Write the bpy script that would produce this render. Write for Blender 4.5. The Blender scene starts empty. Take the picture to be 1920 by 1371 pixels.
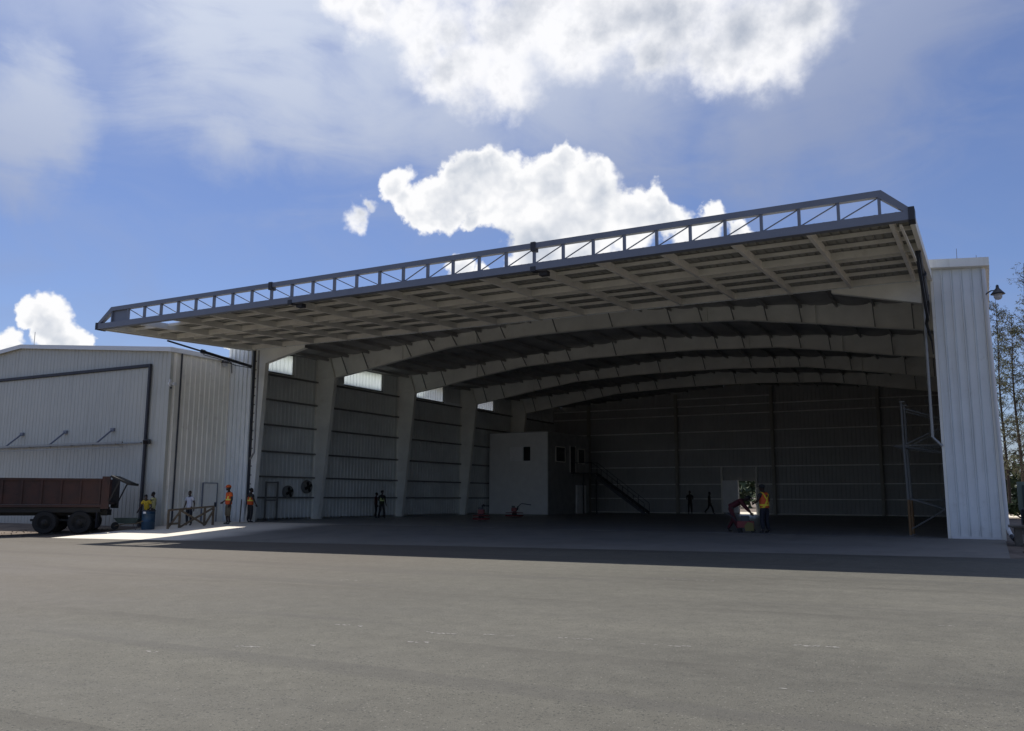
import bpy, math, random
from mathutils import Vector, Matrix, noise
random.seed(7)
R = math.radians
scene = bpy.context.scene
COL = scene.collection

# ------------------------------------------------------------------ camera
CAM_PITCH, CAM_YAW, CAM_ROLL, CAM_F = 8.641, 28.591, 0.237, 1621.38
EYE = Vector((0.0, 0.0, 1.5))
cd = bpy.data.cameras.new('camera'); cam = bpy.data.objects.new('camera', cd); COL.objects.link(cam)
_p, _y, _r = R(CAM_PITCH), R(CAM_YAW), R(CAM_ROLL)
fw = Vector((-math.sin(_y)*math.cos(_p), math.cos(_y)*math.cos(_p), math.sin(_p)))
rt = Vector((math.cos(_y), math.sin(_y), 0)); up = rt.cross(fw)
rt, up = rt*math.cos(_r)+up*math.sin(_r), up*math.cos(_r)-rt*math.sin(_r)
cam.matrix_world = Matrix(((rt.x, up.x, -fw.x, EYE.x), (rt.y, up.y, -fw.y, EYE.y), (rt.z, up.z, -fw.z, EYE.z), (0, 0, 0, 1)))
cd.sensor_width = 36; cd.lens = 36*CAM_F/1920; cd.clip_end = 6000; cd.clip_start = .05
scene.camera = cam

# ------------------------------------------------------------------ light
SUN_AZ, SUN_EL = -54.1, 62.5          # degrees east of the +Y axis, and above the horizon
SUN = Vector((math.sin(R(SUN_AZ))*math.cos(R(SUN_EL)), math.cos(R(SUN_AZ))*math.cos(R(SUN_EL)), math.sin(R(SUN_EL))))
sl = bpy.data.lights.new('sun', 'SUN'); sl.energy = 5.0; sl.angle = R(.55); sl.color = (1, .94, .85)
so = bpy.data.objects.new('sun', sl); COL.objects.link(so); so.location = (-60, 60, 80)
so.rotation_euler = (-SUN).to_track_quat('-Z', 'Y').to_euler()
scene.view_settings.view_transform = 'Standard'; scene.view_settings.look = 'None'
scene.view_settings.gamma = 1; scene.view_settings.exposure = EXPO = 0.0
scene.view_settings.use_curve_mapping = False
scene.cycles.max_bounces = 14; scene.cycles.diffuse_bounces = 9

# ------------------------------------------------------------------ sky
CUM = [(-32.15, 19.6, 1.6), (-33.8, 19.6, 1.25), (-30.2, 19.4, 1.5), (-36.52, 20.12, 1.04), (-35.41, 18.99, 1.1), (-33.4, 18.72, 1.21), (-31.97, 21.13, 1.45), (-30.31, 21.16, 1.55), (-32.71, 20.94, 1.1), (-30.5, 21.93, 0.9), (-31.69, 21.91, 0.76), (-29.01, 20.84, 1.38), (-31.38, 18.42, 0.86), (-34.49, 18.51, 1.04), (-28.45, 19.14, 1.66), (-27.17, 20.33, 1.55), (-24.95, 21.99, 1.14), (-24.72, 22.48, 0.76), (-25.87, 20.83, 1.55), (-23.12, 20.44, 1.73), (-22.45, 21.32, 0.9), (-24.97, 18.61, 2.07), (-26.8, 17.25, 1.73), (-23.15, 18.23, 1.9), (-20.62, 17.98, 1.73), (-18.97, 19.43, 0.9), (-19.34, 18.71, 1.45), (-18.11, 17.87, 1.21), (-15.3, 17.71, 0.93), (-26.8, 15.52, 1.73), (-23.53, 16.17, 1.73), (-16.38, 16.76, 1.21), (-13.26, 17.0, 0.76), (-32.07, 15.13, 0.83), (-30.62, 14.87, 0.76), (-57.44, 10.44, 1.17), (-58.2, 10.67, 0.76), (-56.82, 9.63, 1.17), (-55.92, 9.02, 0.97), (-58.51, 10.02, 0.62), (-59.39, 8.55, 0.9), (-55.07, 9.09, 0.48)]
TOPC = [(-39.2, 18.1, 0.62), (-38.9, 17.6, .5), (-38.3, 18.9, .45), (-40.75, 31.24, 1.21), (-38.51, 30.69, 1.55), (-35.89, 30.43, 1.73), (-33.24, 29.64, 2.07), (-34.72, 28.8, 1.73), (-33.37, 27.14, 1.45), (-31.7, 27.82, 2.07), (-29.45, 29.73, 2.76), (-28.86, 27.08, 1.66), (-27.17, 30.65, 2.76), (-24.9, 29.08, 2.07), (-22.24, 30.82, 2.42), (-20.37, 30.42, 1.9), (-18.57, 28.16, 1.24), (-17.07, 29.28, 2.59), (-14.96, 27.71, 1.73), (-13.39, 26.93, 1.45), (-12.42, 28.81, 2.76), (-10.73, 27.69, 1.73), (-8.93, 29.23, 2.07), (-18.13, 30.87, 2.42), (-11.66, 26.43, 1.1), (-27.17, 33.91, 3.8), (-15.83, 33.29, 3.8), (-37.86, 33.25, 2.76)]
VEIL = [(-9, 26.5, 4.2), (-20, 25.5, 3.4), (-5, 30, 5), (-46, 31, 5), (-10.93, 23.69, 3.11), (-7.51, 24.81, 3.8), (-4.15, 26.68, 3.45), (-12.69, 22.6, 2.42), (-2.41, 28.95, 3.8), (-43.88, 28.8, 4.14), (-38.36, 26.55, 4.14), (-32.77, 24.59, 3.11), (-43.34, 25.16, 3.11), (-59.03, 21.19, 1.9), (-59.7, 19.28, 1.73), (-58.11, 20.48, 1.38), (-59.21, 23.2, 2.07), (-25.67, 26.9, 3.8), (-47.64, 21.97, 1.6), (-50, 29, 4)]

world = bpy.data.worlds.new('World'); scene.world = world; world.use_nodes = True
NT = world.node_tree; NT.nodes.clear()

class G:
    """tiny node-graph helper"""
    def __init__(s, nt): s.nt = nt
    def n(s, t, **k):
        o = s.nt.nodes.new(t)
        for a, v in k.items(): setattr(o, a, v)
        return o
    def put(s, sock, v):
        if isinstance(v, bpy.types.NodeSocket): s.nt.links.new(v, sock)
        elif v is not None: sock.default_value = v
    def m(s, op, a, b=None, c=None, clamp=False):
        o = s.n('ShaderNodeMath', operation=op, use_clamp=clamp)
        for i, v in enumerate((a, b, c)):
            if v is not None: s.put(o.inputs[i], v)
        return o.outputs[0]
    def v(s, op, a, b=None, scale=None):
        o = s.n('ShaderNodeVectorMath', operation=op); s.put(o.inputs[0], a)
        if b is not None: s.put(o.inputs[1], b)
        if scale is not None: s.put(o.inputs['Scale'], scale)
        return o.outputs['Value'] if op in ('LENGTH', 'DISTANCE', 'DOT_PRODUCT') else o.outputs[0]
    def ramp(s, x, a, b, lo=0., hi=1., smooth=True):
        o = s.n('ShaderNodeMapRange', interpolation_type='SMOOTHSTEP' if smooth else 'LINEAR')
        for i, v in enumerate((x, a, b, lo, hi)): s.put(o.inputs[i], v)
        return o.outputs[0]
    def mix(s, f, a, b, blend='MIX'):
        o = s.n('ShaderNodeMix', data_type='RGBA', blend_type=blend)
        s.put(o.inputs[0], f); s.put(o.inputs[6], a); s.put(o.inputs[7], b)
        return o.outputs[2]
    def noise(s, vec, scale, detail=4, rough=.5, dist=0., out=0):
        o = s.n('ShaderNodeTexNoise'); s.put(o.inputs['Vector'], vec)
        for k, v in (('Scale', scale), ('Detail', detail), ('Roughness', rough), ('Distortion', dist)): s.put(o.inputs[k], v)
        return o.outputs[out]

def direction(az, el):
    return Vector((math.sin(R(az))*math.cos(R(el)), math.cos(R(az))*math.cos(R(el)), math.sin(R(el))))

def cloud_group(name, blobs):
    """density of a heap of puffs: 1 in a puff's heart, 0 at its rim, eroded by fine noise"""
    gt = bpy.data.node_groups.new(name, 'ShaderNodeTree')
    gt.interface.new_socket('Vector', in_out='INPUT', socket_type='NodeSocketVector')
    gt.interface.new_socket('Value', in_out='OUTPUT', socket_type='NodeSocketFloat')
    g = G(gt); gi = g.n('NodeGroupInput'); go = g.n('NodeGroupOutput')
    v = gi.outputs[0]
    w1 = g.v('SUBTRACT', g.noise(v, 26, 4, .55, out=1), (.5, .5, .5))
    w2 = g.v('SUBTRACT', g.noise(v, 120, 4, .6, out=1), (.5, .5, .5))
    vv = g.v('ADD', v, g.v('ADD', g.v('SCALE', w1, scale=.042), g.v('SCALE', w2, scale=.0075)))
    acc = None
    for az, el, r in blobs:
        d = g.v('DISTANCE', vv, direction(az, el)[:])
        f = g.m('MULTIPLY_ADD', d, -1/(math.sin(R(r))*1.28), 1.0)
        acc = f if acc is None else g.m('SMOOTH_MAX', acc, f, .16)
    gt.links.new(acc, go.inputs[0])
    return gt

g = G(NT)
SKYTINT = (.74, .78, 1.0, 1)
tc = g.n('ShaderNodeTexCoord'); DIR = g.v('NORMALIZE', tc.outputs['Generated'])
sky = g.n('ShaderNodeTexSky'); sky.sky_type = 'NISHITA'; sky.sun_disc = False
sky.sun_elevation = R(SUN_EL); sky.sun_rotation = R(SUN_AZ); sky.altitude = 5; sky.air_density = 1.0; sky.dust_density = .6; sky.ozone_density = 2.2
sep = g.n('ShaderNodeSeparateXYZ'); NT.links.new(DIR, sep.inputs[0]); Z = sep.outputs[2]
def grp(gt, vec):
    o = g.n('ShaderNodeGroup'); o.node_tree = gt; NT.links.new(vec, o.inputs[0]); return o.outputs[0]
def off(vec, k): return g.v('ADD', vec, (SUN*k)[:])
cg, tg = cloud_group('cumulus', CUM), cloud_group('high_cumulus', TOPC)
dc, dc2 = grp(cg, DIR), grp(cg, off(DIR, .022))
dt, dt2 = grp(tg, DIR), grp(tg, off(DIR, .035))
fine = g.noise(DIR, 60, 6, .56); puff = g.noise(DIR, 15, 3, .45); puff2 = g.noise(off(DIR, .02), 15, 3, .45)
fine2 = g.noise(off(DIR, .006), 60, 6, .56)
soft = g.noise(DIR, 11, 6, .55); sa = g.noise(DIR, 10, 2.5, .45); sb_ = g.noise(off(DIR, .03), 10, 2.5, .45)
# elsewhere in the sky the same kind of scattered cumulus goes on
flat = g.v('MULTIPLY', DIR, (1, 1, 2.2))
field = g.noise(flat, 3.1, 8, .58, .3)
away = g.ramp(g.v('DOT_PRODUCT', DIR, direction(-28.6, 16)[:]), .72, .84, 1, 0)
fa = g.m('MULTIPLY', g.ramp(field, .585, .67), away)
dcn = g.m('ADD', g.m('SUBTRACT', dc, .02), g.m('MULTIPLY', g.m('SUBTRACT', fine, .5), .55))
ac = g.ramp(dcn, -.04, .26)
dtn = g.m('ADD', dt, g.m('MULTIPLY', g.m('SUBTRACT', soft, .5), 1.5))
dtn = g.m('ADD', dtn, g.m('MULTIPLY', g.m('SUBTRACT', fine, .5), .42))
at = g.ramp(dtn, -.32, .62)
# light: bright towards the sun, grey in the depth of the heap
lc = g.m('ADD', g.m('MULTIPLY', g.m('SUBTRACT', dc, dc2), .75), g.m('MULTIPLY', g.m('SUBTRACT', puff, puff2), 2.6))
lc = g.m('ADD', lc, g.m('MULTIPLY', g.m('SUBTRACT', fine, fine2), .4))
lc = g.m('SUBTRACT', g.m('ADD', .98, lc), g.m('MULTIPLY', g.ramp(dc, .2, .75), .78), clamp=True)
glow = g.ramp(g.v('DOT_PRODUCT', DIR, SUN[:]), .62, .88)     # nearer the sun everything is whiter
ltb = g.m('ADD', .92, g.m('ADD', g.m('MULTIPLY', g.m('SUBTRACT', fine, fine2), .6), g.m('MULTIPLY', g.m('SUBTRACT', sa, sb_), 2.3)))
ltb = g.m('SUBTRACT', ltb, g.m('MULTIPLY', g.ramp(dt, .12, 1.0), .56))
ltb = g.m('ADD', ltb, g.m('MULTIPLY', glow, .45), clamp=True)
ccol = g.mix(lc, (5.4, 5.9, 6.8, 1), (9.9, 9.9, 10.0, 1))
tcol = g.mix(ltb, (4.0, 4.5, 5.5, 1), (10, 10, 10.2, 1))
fcol = g.mix(g.ramp(field, .58, .75), (7, 7, 7.1, 1), (3.6, 4.0, 4.8, 1))
# thin veils of high cloud
vg = cloud_group('veil', VEIL); dv = grp(vg, DIR)
str_ = g.noise(g.v('MULTIPLY', DIR, (1, 1, 2.6)), 5.5, 7, .58, .8)
av = g.m('MULTIPLY', g.ramp(g.m('ADD', dv, g.m('MULTIPLY', g.m('SUBTRACT', str_, .5), 2.9)), -1.15, .95), .9)
up_ = g.m('MULTIPLY', g.ramp(Z, .30, .58), g.ramp(soft, .25, .65, .45, 1.0))
haze = g.m('ADD', g.m('MULTIPLY', g.ramp(str_, .36, .78), .26), g.m('MULTIPLY', up_, g.ramp(glow, 0, .8, .42, .78)))
av = g.m('MAXIMUM', av, haze)
vcol = g.mix(glow, (2.9, 3.5, 5.3, 1), (7.0, 7.6, 8.8, 1))
base = g.mix(1.0, sky.outputs[0], SKYTINT, 'MULTIPLY')
c = g.mix(av, base, vcol)
c = g.mix(g.m('MULTIPLY', fa, .9), c, fcol)
c = g.mix(g.m('MULTIPLY', at, .95), c, tcol)
c = g.mix(ac, c, ccol)
bg = g.n('ShaderNodeBackground'); NT.links.new(c, bg.inputs[0]); bg.inputs[1].default_value = .10
wo = g.n('ShaderNodeOutputWorld'); NT.links.new(bg.outputs[0], wo.inputs[0])
world.cycles.sampling_method = 'MANUAL'; world.cycles.sample_map_resolution = 512

# ------------------------------------------------------------------ materials
def mat(name, col, rough=.6, metal=0., var=.12, vscale=1.5, bump=0., bscale=30., stain=None, coat=None, spec=None, streak=0.):
    m = bpy.data.materials.new(name); m.use_nodes = True; nt = m.node_tree; b = nt.nodes['Principled BSDF']
    h = G(nt); t = h.n('ShaderNodeTexCoord').outputs['Object']
    ge = h.n('ShaderNodeNewGeometry').outputs['Position']
    n1 = h.noise(ge, vscale, 6, .6)
    k = h.ramp(n1, .3, .7, 1-var, 1+var, False)
    cc = h.v('SCALE', (col[0], col[1], col[2]), scale=k)
    if stain:
        scol, sscale, lo, hi, amt = stain
        f = h.m('MULTIPLY', h.ramp(h.noise(ge, sscale, 7, .65), lo, hi), amt)
        cc = h.mix(f, cc, (*scol, 1))
    if streak:      # thin rain-washed dirt runs, plus a dusty foot
        sn = h.noise(h.v('MULTIPLY', ge, (5, 5, .28)), 1.0, 6, .65)
        cc = h.mix(h.m('MULTIPLY', h.ramp(sn, .48, .72), streak), cc, (col[0]*.62, col[1]*.6, col[2]*.55, 1))
        zz = h.n('ShaderNodeSeparateXYZ'); nt.links.new(ge, zz.inputs[0])
        cc = h.mix(h.m('MULTIPLY', h.ramp(h.m('ADD', zz.outputs[2], h.m('MULTIPLY', sn, 1.2)), .2, 1.3, 1, 0), streak), cc, (.34, .30, .25, 1))
    nt.links.new(cc, b.inputs['Base Color'])
    b.inputs['Metallic'].default_value = metal
    h.put(b.inputs['Roughness'], h.ramp(n1, .3, .7, max(rough-.1, .05), min(rough+.1, 1), False))
    if spec is not None: b.inputs['Specular IOR Level'].default_value = spec
    if bump:
        bn = h.n('ShaderNodeBump'); bn.inputs['Strength'].default_value = bump; bn.inputs['Distance'].default_value = .02
        nt.links.new(h.noise(ge, bscale, 5, .6), bn.inputs['Height']); nt.links.new(bn.outputs[0], b.inputs['Normal'])
    return m
M = {}
M['white'] = mat('white_painted_steel', (.84, .87, .87), .42, streak=.28, var=.05, vscale=.8, stain=((.42, .41, .37), 2.2, .58, .8, .35))
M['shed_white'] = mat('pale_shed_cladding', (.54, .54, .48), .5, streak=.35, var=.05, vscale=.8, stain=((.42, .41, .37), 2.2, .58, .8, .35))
M['white_trim'] = mat('white_trim', (.75, .76, .76), .45, var=.04)
M['beige'] = mat('warm_white_with_bounce', (.92, .90, .82), .4, streak=.3, var=.05, vscale=.7, stain=((.4, .37, .32), 1.6, .55, .8, .35))  # warm bounce light on the shed side wall is put into this paler colour
M['door_paint'] = mat('grey_painted_steel', (.19, .205, .25), .45, var=.08, vscale=2)
M['frame'] = mat('pale_primer_steel', (.87, .87, .81), .6, var=.08, vscale=.9, stain=((.66, .63, .53), 1.3, .55, .75, .4))
M['purlin'] = mat('pale_purlin_steel', (.84, .82, .75), .6, var=.10, vscale=1.1, stain=((.50, .45, .36), 2.3, .55, .75, .4))
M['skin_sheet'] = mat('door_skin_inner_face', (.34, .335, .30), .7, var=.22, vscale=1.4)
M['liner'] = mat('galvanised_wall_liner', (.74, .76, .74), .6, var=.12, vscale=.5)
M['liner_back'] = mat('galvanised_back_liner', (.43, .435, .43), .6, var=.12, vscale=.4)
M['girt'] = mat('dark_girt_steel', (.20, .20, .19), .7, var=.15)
M['girt_back'] = mat('galvanised_girt_glint', (.88, .88, .86), .5, metal=.0, var=.2, vscale=1)  # glints along the back-wall girts, put into a near-white base colour
M['insulation'] = mat('faced_roof_insulation', (.40, .39, .37), .8, var=.35, vscale=.35)
M['dark_steel'] = mat('dark_steel', (.03, .034, .045), .4, var=.15)
M['stiff'] = mat('stiffener_steel', (.38, .37, .33), .7, var=.1)
M['black'] = mat('black_rubber', (.018, .018, .018), .8, var=.2, vscale=4)
M['frame_dark'] = mat('dark_grey_door_seal', (.04, .042, .052), .6)
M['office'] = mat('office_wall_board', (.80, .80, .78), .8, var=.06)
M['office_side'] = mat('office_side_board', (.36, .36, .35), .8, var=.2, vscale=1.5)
M['glass'] = mat('dark_window_glass', (.02, .022, .025), .1)
M['truck_red'] = mat('faded_red_brown_bed_paint', (.06, .028, .021), .7, var=.3, vscale=1.6, stain=((.026, .018, .014), 2.5, .45, .75, .7))
M['truck_dark'] = mat('dirty_chassis_steel', (.025, .024, .022), .7, var=.3, vscale=3)
M['cab'] = mat('dusty_cab_paint', (.30, .30, .27), .5)
M['wood'] = mat('weathered_lumber', (.15, .115, .075), .85, var=.3, vscale=5, bump=.3, bscale=60)
M['wood_grey'] = mat('grey_weathered_boards', (.12, .105, .085), .85, var=.3, vscale=4, bump=.3, bscale=50)
M['blue'] = mat('blue_plastic', (.014, .05, .095), .5)
M['green_steel'] = mat('dull_green_steel', (.03, .05, .045), .6, var=.3, vscale=5)
M['skin'] = mat('dark_brown_skin', (.045, .024, .016), .55, var=.1, vscale=8)
M['hair'] = mat('black_hair', (.01, .01, .01), .8)
M['orange_plain'] = mat('orange_fabric', (.75, .13, .025), .8)
M['white_cloth'] = mat('white_tshirt_cotton', (.62, .62, .68), .85, var=.06, vscale=6)
M['yellow_cloth'] = mat('yellow_shirt_cotton', (.50, .36, .03), .85, var=.15, vscale=6)
M['cream_cloth'] = mat('pale_yellow_cotton', (.55, .52, .25), .85)
M['khaki'] = mat('khaki_cotton', (.16, .135, .09), .85, var=.15, vscale=8)
M['navy'] = mat('dark_trouser_cloth', (.018, .02, .03), .85, var=.2, vscale=8)
M['maroon'] = mat('dark_red_overall', (.09, .014, .02), .85, var=.2, vscale=8)
M['dark_cloth'] = mat('dark_work_clothes', (.03, .03, .032), .85)
M['grey_boot'] = mat('boot_leather', (.03, .028, .03), .7)
M['machine_red'] = mat('red_machine_paint', (.20, .03, .03), .5, var=.2, vscale=6)
M['orange_steel'] = mat('orange_scaffold_paint', (.22, .12, .05), .6, var=.2, vscale=4)
M['galv'] = mat('galvanised_tube', (.32, .32, .31), .45, metal=.5, var=.2, vscale=3)
M['bark'] = mat('grey_brown_bark', (.065, .05, .04), .9, var=.3, vscale=3, bump=.4, bscale=12)
M['needle'] = mat('grey_green_needles', (.105, .11, .055), .8, var=.35, vscale=.9)
M['leaf'] = mat('dark_green_leaves', (.03, .05, .02), .8, var=.5, vscale=.5)
M['bush'] = mat('yellow_green_leaves', (.13, .15, .05), .8, var=.4, vscale=.8)
M['shutter'] = mat('grey_sliding_door_leaf', (.90, .90, .90), .6)
M['silver'] = mat('silver_painted_hatch', (.55, .57, .60), .4)

def tape_mat(name, base, tape, mode):
    """hi-vis vest cloth with flat reflective tape printed on it (object space, metres above the feet)"""
    m = bpy.data.materials.new(name); m.use_nodes = True; nt = m.node_tree; b = nt.nodes['Principled BSDF']; h = G(nt)
    t = h.n('ShaderNodeTexCoord').outputs['Object']; s = h.n('ShaderNodeSeparateXYZ'); nt.links.new(t, s.inputs[0])
    x, y, z = s.outputs
    ax = h.m('ABSOLUTE', x)
    band = lambda a, c0, w: h.m('LESS_THAN', h.m('ABSOLUTE', h.m('SUBTRACT', a, c0)), w)
    if mode == 'cross':      # waist band plus two diagonals
        f = band(z, 1.02, .03)
        f = h.m('MAXIMUM', f, band(h.m('MULTIPLY_ADD', z, -.55, x), -.64, .032))
        f = h.m('MAXIMUM', f, band(h.m('MULTIPLY_ADD', z, .55, x), .68, .026))
    else:                    # waist band plus two shoulder stripes
        f = h.m('MAXIMUM', band(z, 1.13, .033), h.m('MULTIPLY', band(ax, .105, .026), h.m('GREATER_THAN', z, 1.13)))
    n1 = h.noise(t, 9, 4)
    cc = h.mix(f, h.mix(n1, tuple(v*.75 for v in base)+(1,), base+(1,)), tape+(1,))
    nt.links.new(cc, b.inputs['Base Color']); b.inputs['Roughness'].default_value = .75
    return m
M['vest_orange'] = tape_mat('orange_vest_yellow_tape', (.85, .13, .03), (.85, .75, .12), 'band')
M['vest_cross'] = tape_mat('orange_vest_cross_tape', (.85, .13, .03), (.95, .75, .05), 'cross')
M['vest_green'] = tape_mat('green_vest_pale_tape', (.03, .06, .02), (.75, .85, .35), 'band')

def translucent(name, col, amt):
    m = bpy.data.materials.new(name); m.use_nodes = True; nt = m.node_tree; h = G(nt)
    b = nt.nodes['Principled BSDF']; b.inputs['Base Color'].default_value = (*col, 1); b.inputs['Roughness'].default_value = .5
    t = h.n('ShaderNodeBsdfTranslucent'); t.inputs[0].default_value = (*col, 1)
    mx = h.n('ShaderNodeMixShader'); mx.inputs[0].default_value = amt
    nt.links.new(b.outputs[0], mx.inputs[1]); nt.links.new(t.outputs[0], mx.inputs[2]); nt.links.new(mx.outputs[0], nt.nodes['Material Output'].inputs[0])
    return m
M['skylight'] = translucent('translucent_light_sheet', (.80, .84, .80), .75)
M['globe'] = translucent('clear_lamp_globe', (.8, .82, .85), .5)

def asphalt():
    m = bpy.data.materials.new('worn_asphalt'); m.use_nodes = True; nt = m.node_tree; b = nt.nodes['Principled BSDF']; h = G(nt)
    p = h.n('ShaderNodeNewGeometry').outputs['Position']
    big = h.noise(p, .10, 5, .6); st = h.noise(h.v('MULTIPLY', p, (.10, .55, 1)), 1.0, 6, .62, .3)
    mid = h.noise(p, 2.6, 7, .72)
    fine = h.n('ShaderNodeTexVoronoi'); h.put(fine.inputs['Vector'], p); fine.inputs['Scale'].default_value = 42
    speck = h.noise(p, 95, 4, .75)
    k = h.m('ADD', h.ramp(big, .3, .7, .84, 1.18, False), h.ramp(st, .3, .7, -.22, .20, False))
    k = h.m('ADD', k, h.ramp(mid, .3, .7, -.16, .16, False))
    k = h.m('MULTIPLY', k, h.ramp(speck, .25, .75, .35, 1.65, False))
    cc = h.v('SCALE', (.094, .091, .077), scale=k)
    # single pale stones
    sepc = h.n('ShaderNodeSeparateColor'); nt.links.new(fine.outputs['Color'], sepc.inputs[0])
    stone = h.m('MULTIPLY', h.m('GREATER_THAN', sepc.outputs[0], .97), h.m('LESS_THAN', fine.outputs['Distance'], .42))
    cc = h.mix(h.m('MULTIPLY', stone, .30), cc, (.33, .32, .29, 1))
    # dark pits
    pit = h.m('MULTIPLY', h.m('LESS_THAN', sepc.outputs[1], .11), h.m('LESS_THAN', fine.outputs['Distance'], .5))
    cc = h.mix(h.m('MULTIPLY', pit, .8), cc, (.03, .033, .03, 1))
    # darker roller laps running along the apron
    lap = h.noise(h.v('MULTIPLY', p, (.045, .85, 1)), 1.0, 3, .5, .6)
    cc = h.mix(h.ramp(lap, .58, .66, 0, .34), cc, (.06, .058, .055, 1))
    # paving lanes, five metres wide: a darker, rougher lip along each joint
    sp_ = h.n('ShaderNodeSeparateXYZ'); nt.links.new(p, sp_.inputs[0])
    yy = h.m('ADD', sp_.outputs[1], h.m('MULTIPLY', h.m('SUBTRACT', h.noise(p, .22, 4, .6), .5), .55))
    fr_ = h.m('FRACT', h.m('DIVIDE', h.m('SUBTRACT', 9.92+50, yy), 5.0))
    lip = h.m('MULTIPLY', h.ramp(fr_, .0, .16, 1, 0), h.ramp(h.noise(p, .35, 4, .6), .38, .6, .1, 1))
    cc = h.mix(h.m('MULTIPLY', lip, .34), cc, (.045, .042, .037, 1))
    warm = h.ramp(h.m('ADD', sp_.outputs[0], h.m('MULTIPLY', big, 8)), -18, -4, 1, 0)
    cc = h.mix(h.m('MULTIPLY', warm, .30), cc, (.155, .125, .105, 1))
    nt.links.new(cc, b.inputs['Base Color'])
    h.put(b.inputs['Roughness'], h.ramp(st, .3, .7, .74, .9)); b.inputs['Specular IOR Level'].default_value = .35
    bn = h.n('ShaderNodeBump'); bn.inputs['Strength'].default_value = .55; bn.inputs['Distance'].default_value = .012
    hh = h.m('ADD', h.m('MULTIPLY', speck, .7), h.m('MULTIPLY', fine.outputs['Distance'], .5))
    nt.links.new(hh, bn.inputs['Height']); nt.links.new(bn.outputs[0], b.inputs['Normal'])
    return m
M['asphalt'] = asphalt()
M['concrete'] = mat('apron_concrete', (.20, .19, .17), .85, var=.10, vscale=.5, bump=.15, bscale=40, stain=((.14, .135, .125), .7, .45, .7, .6))
M['floor'] = mat('hangar_floor_concrete', (.21, .215, .22), .45, var=.2, vscale=.35, stain=((.17, .175, .18), .25, .45, .7, .6))
M['dirt'] = mat('sandy_dirt', (.17, .135, .105), .95, var=.25, vscale=.5, bump=.6, bscale=9, stain=((.075, .055, .045), 1.2, .45, .62, .8))
M['sand'] = mat('pale_sand', (.62, .56, .46), .95, var=.1, bump=.3, bscale=5)
M['scuff'] = mat('pale_scuff', (.30, .295, .28), .9, var=.2, vscale=6)

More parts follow.
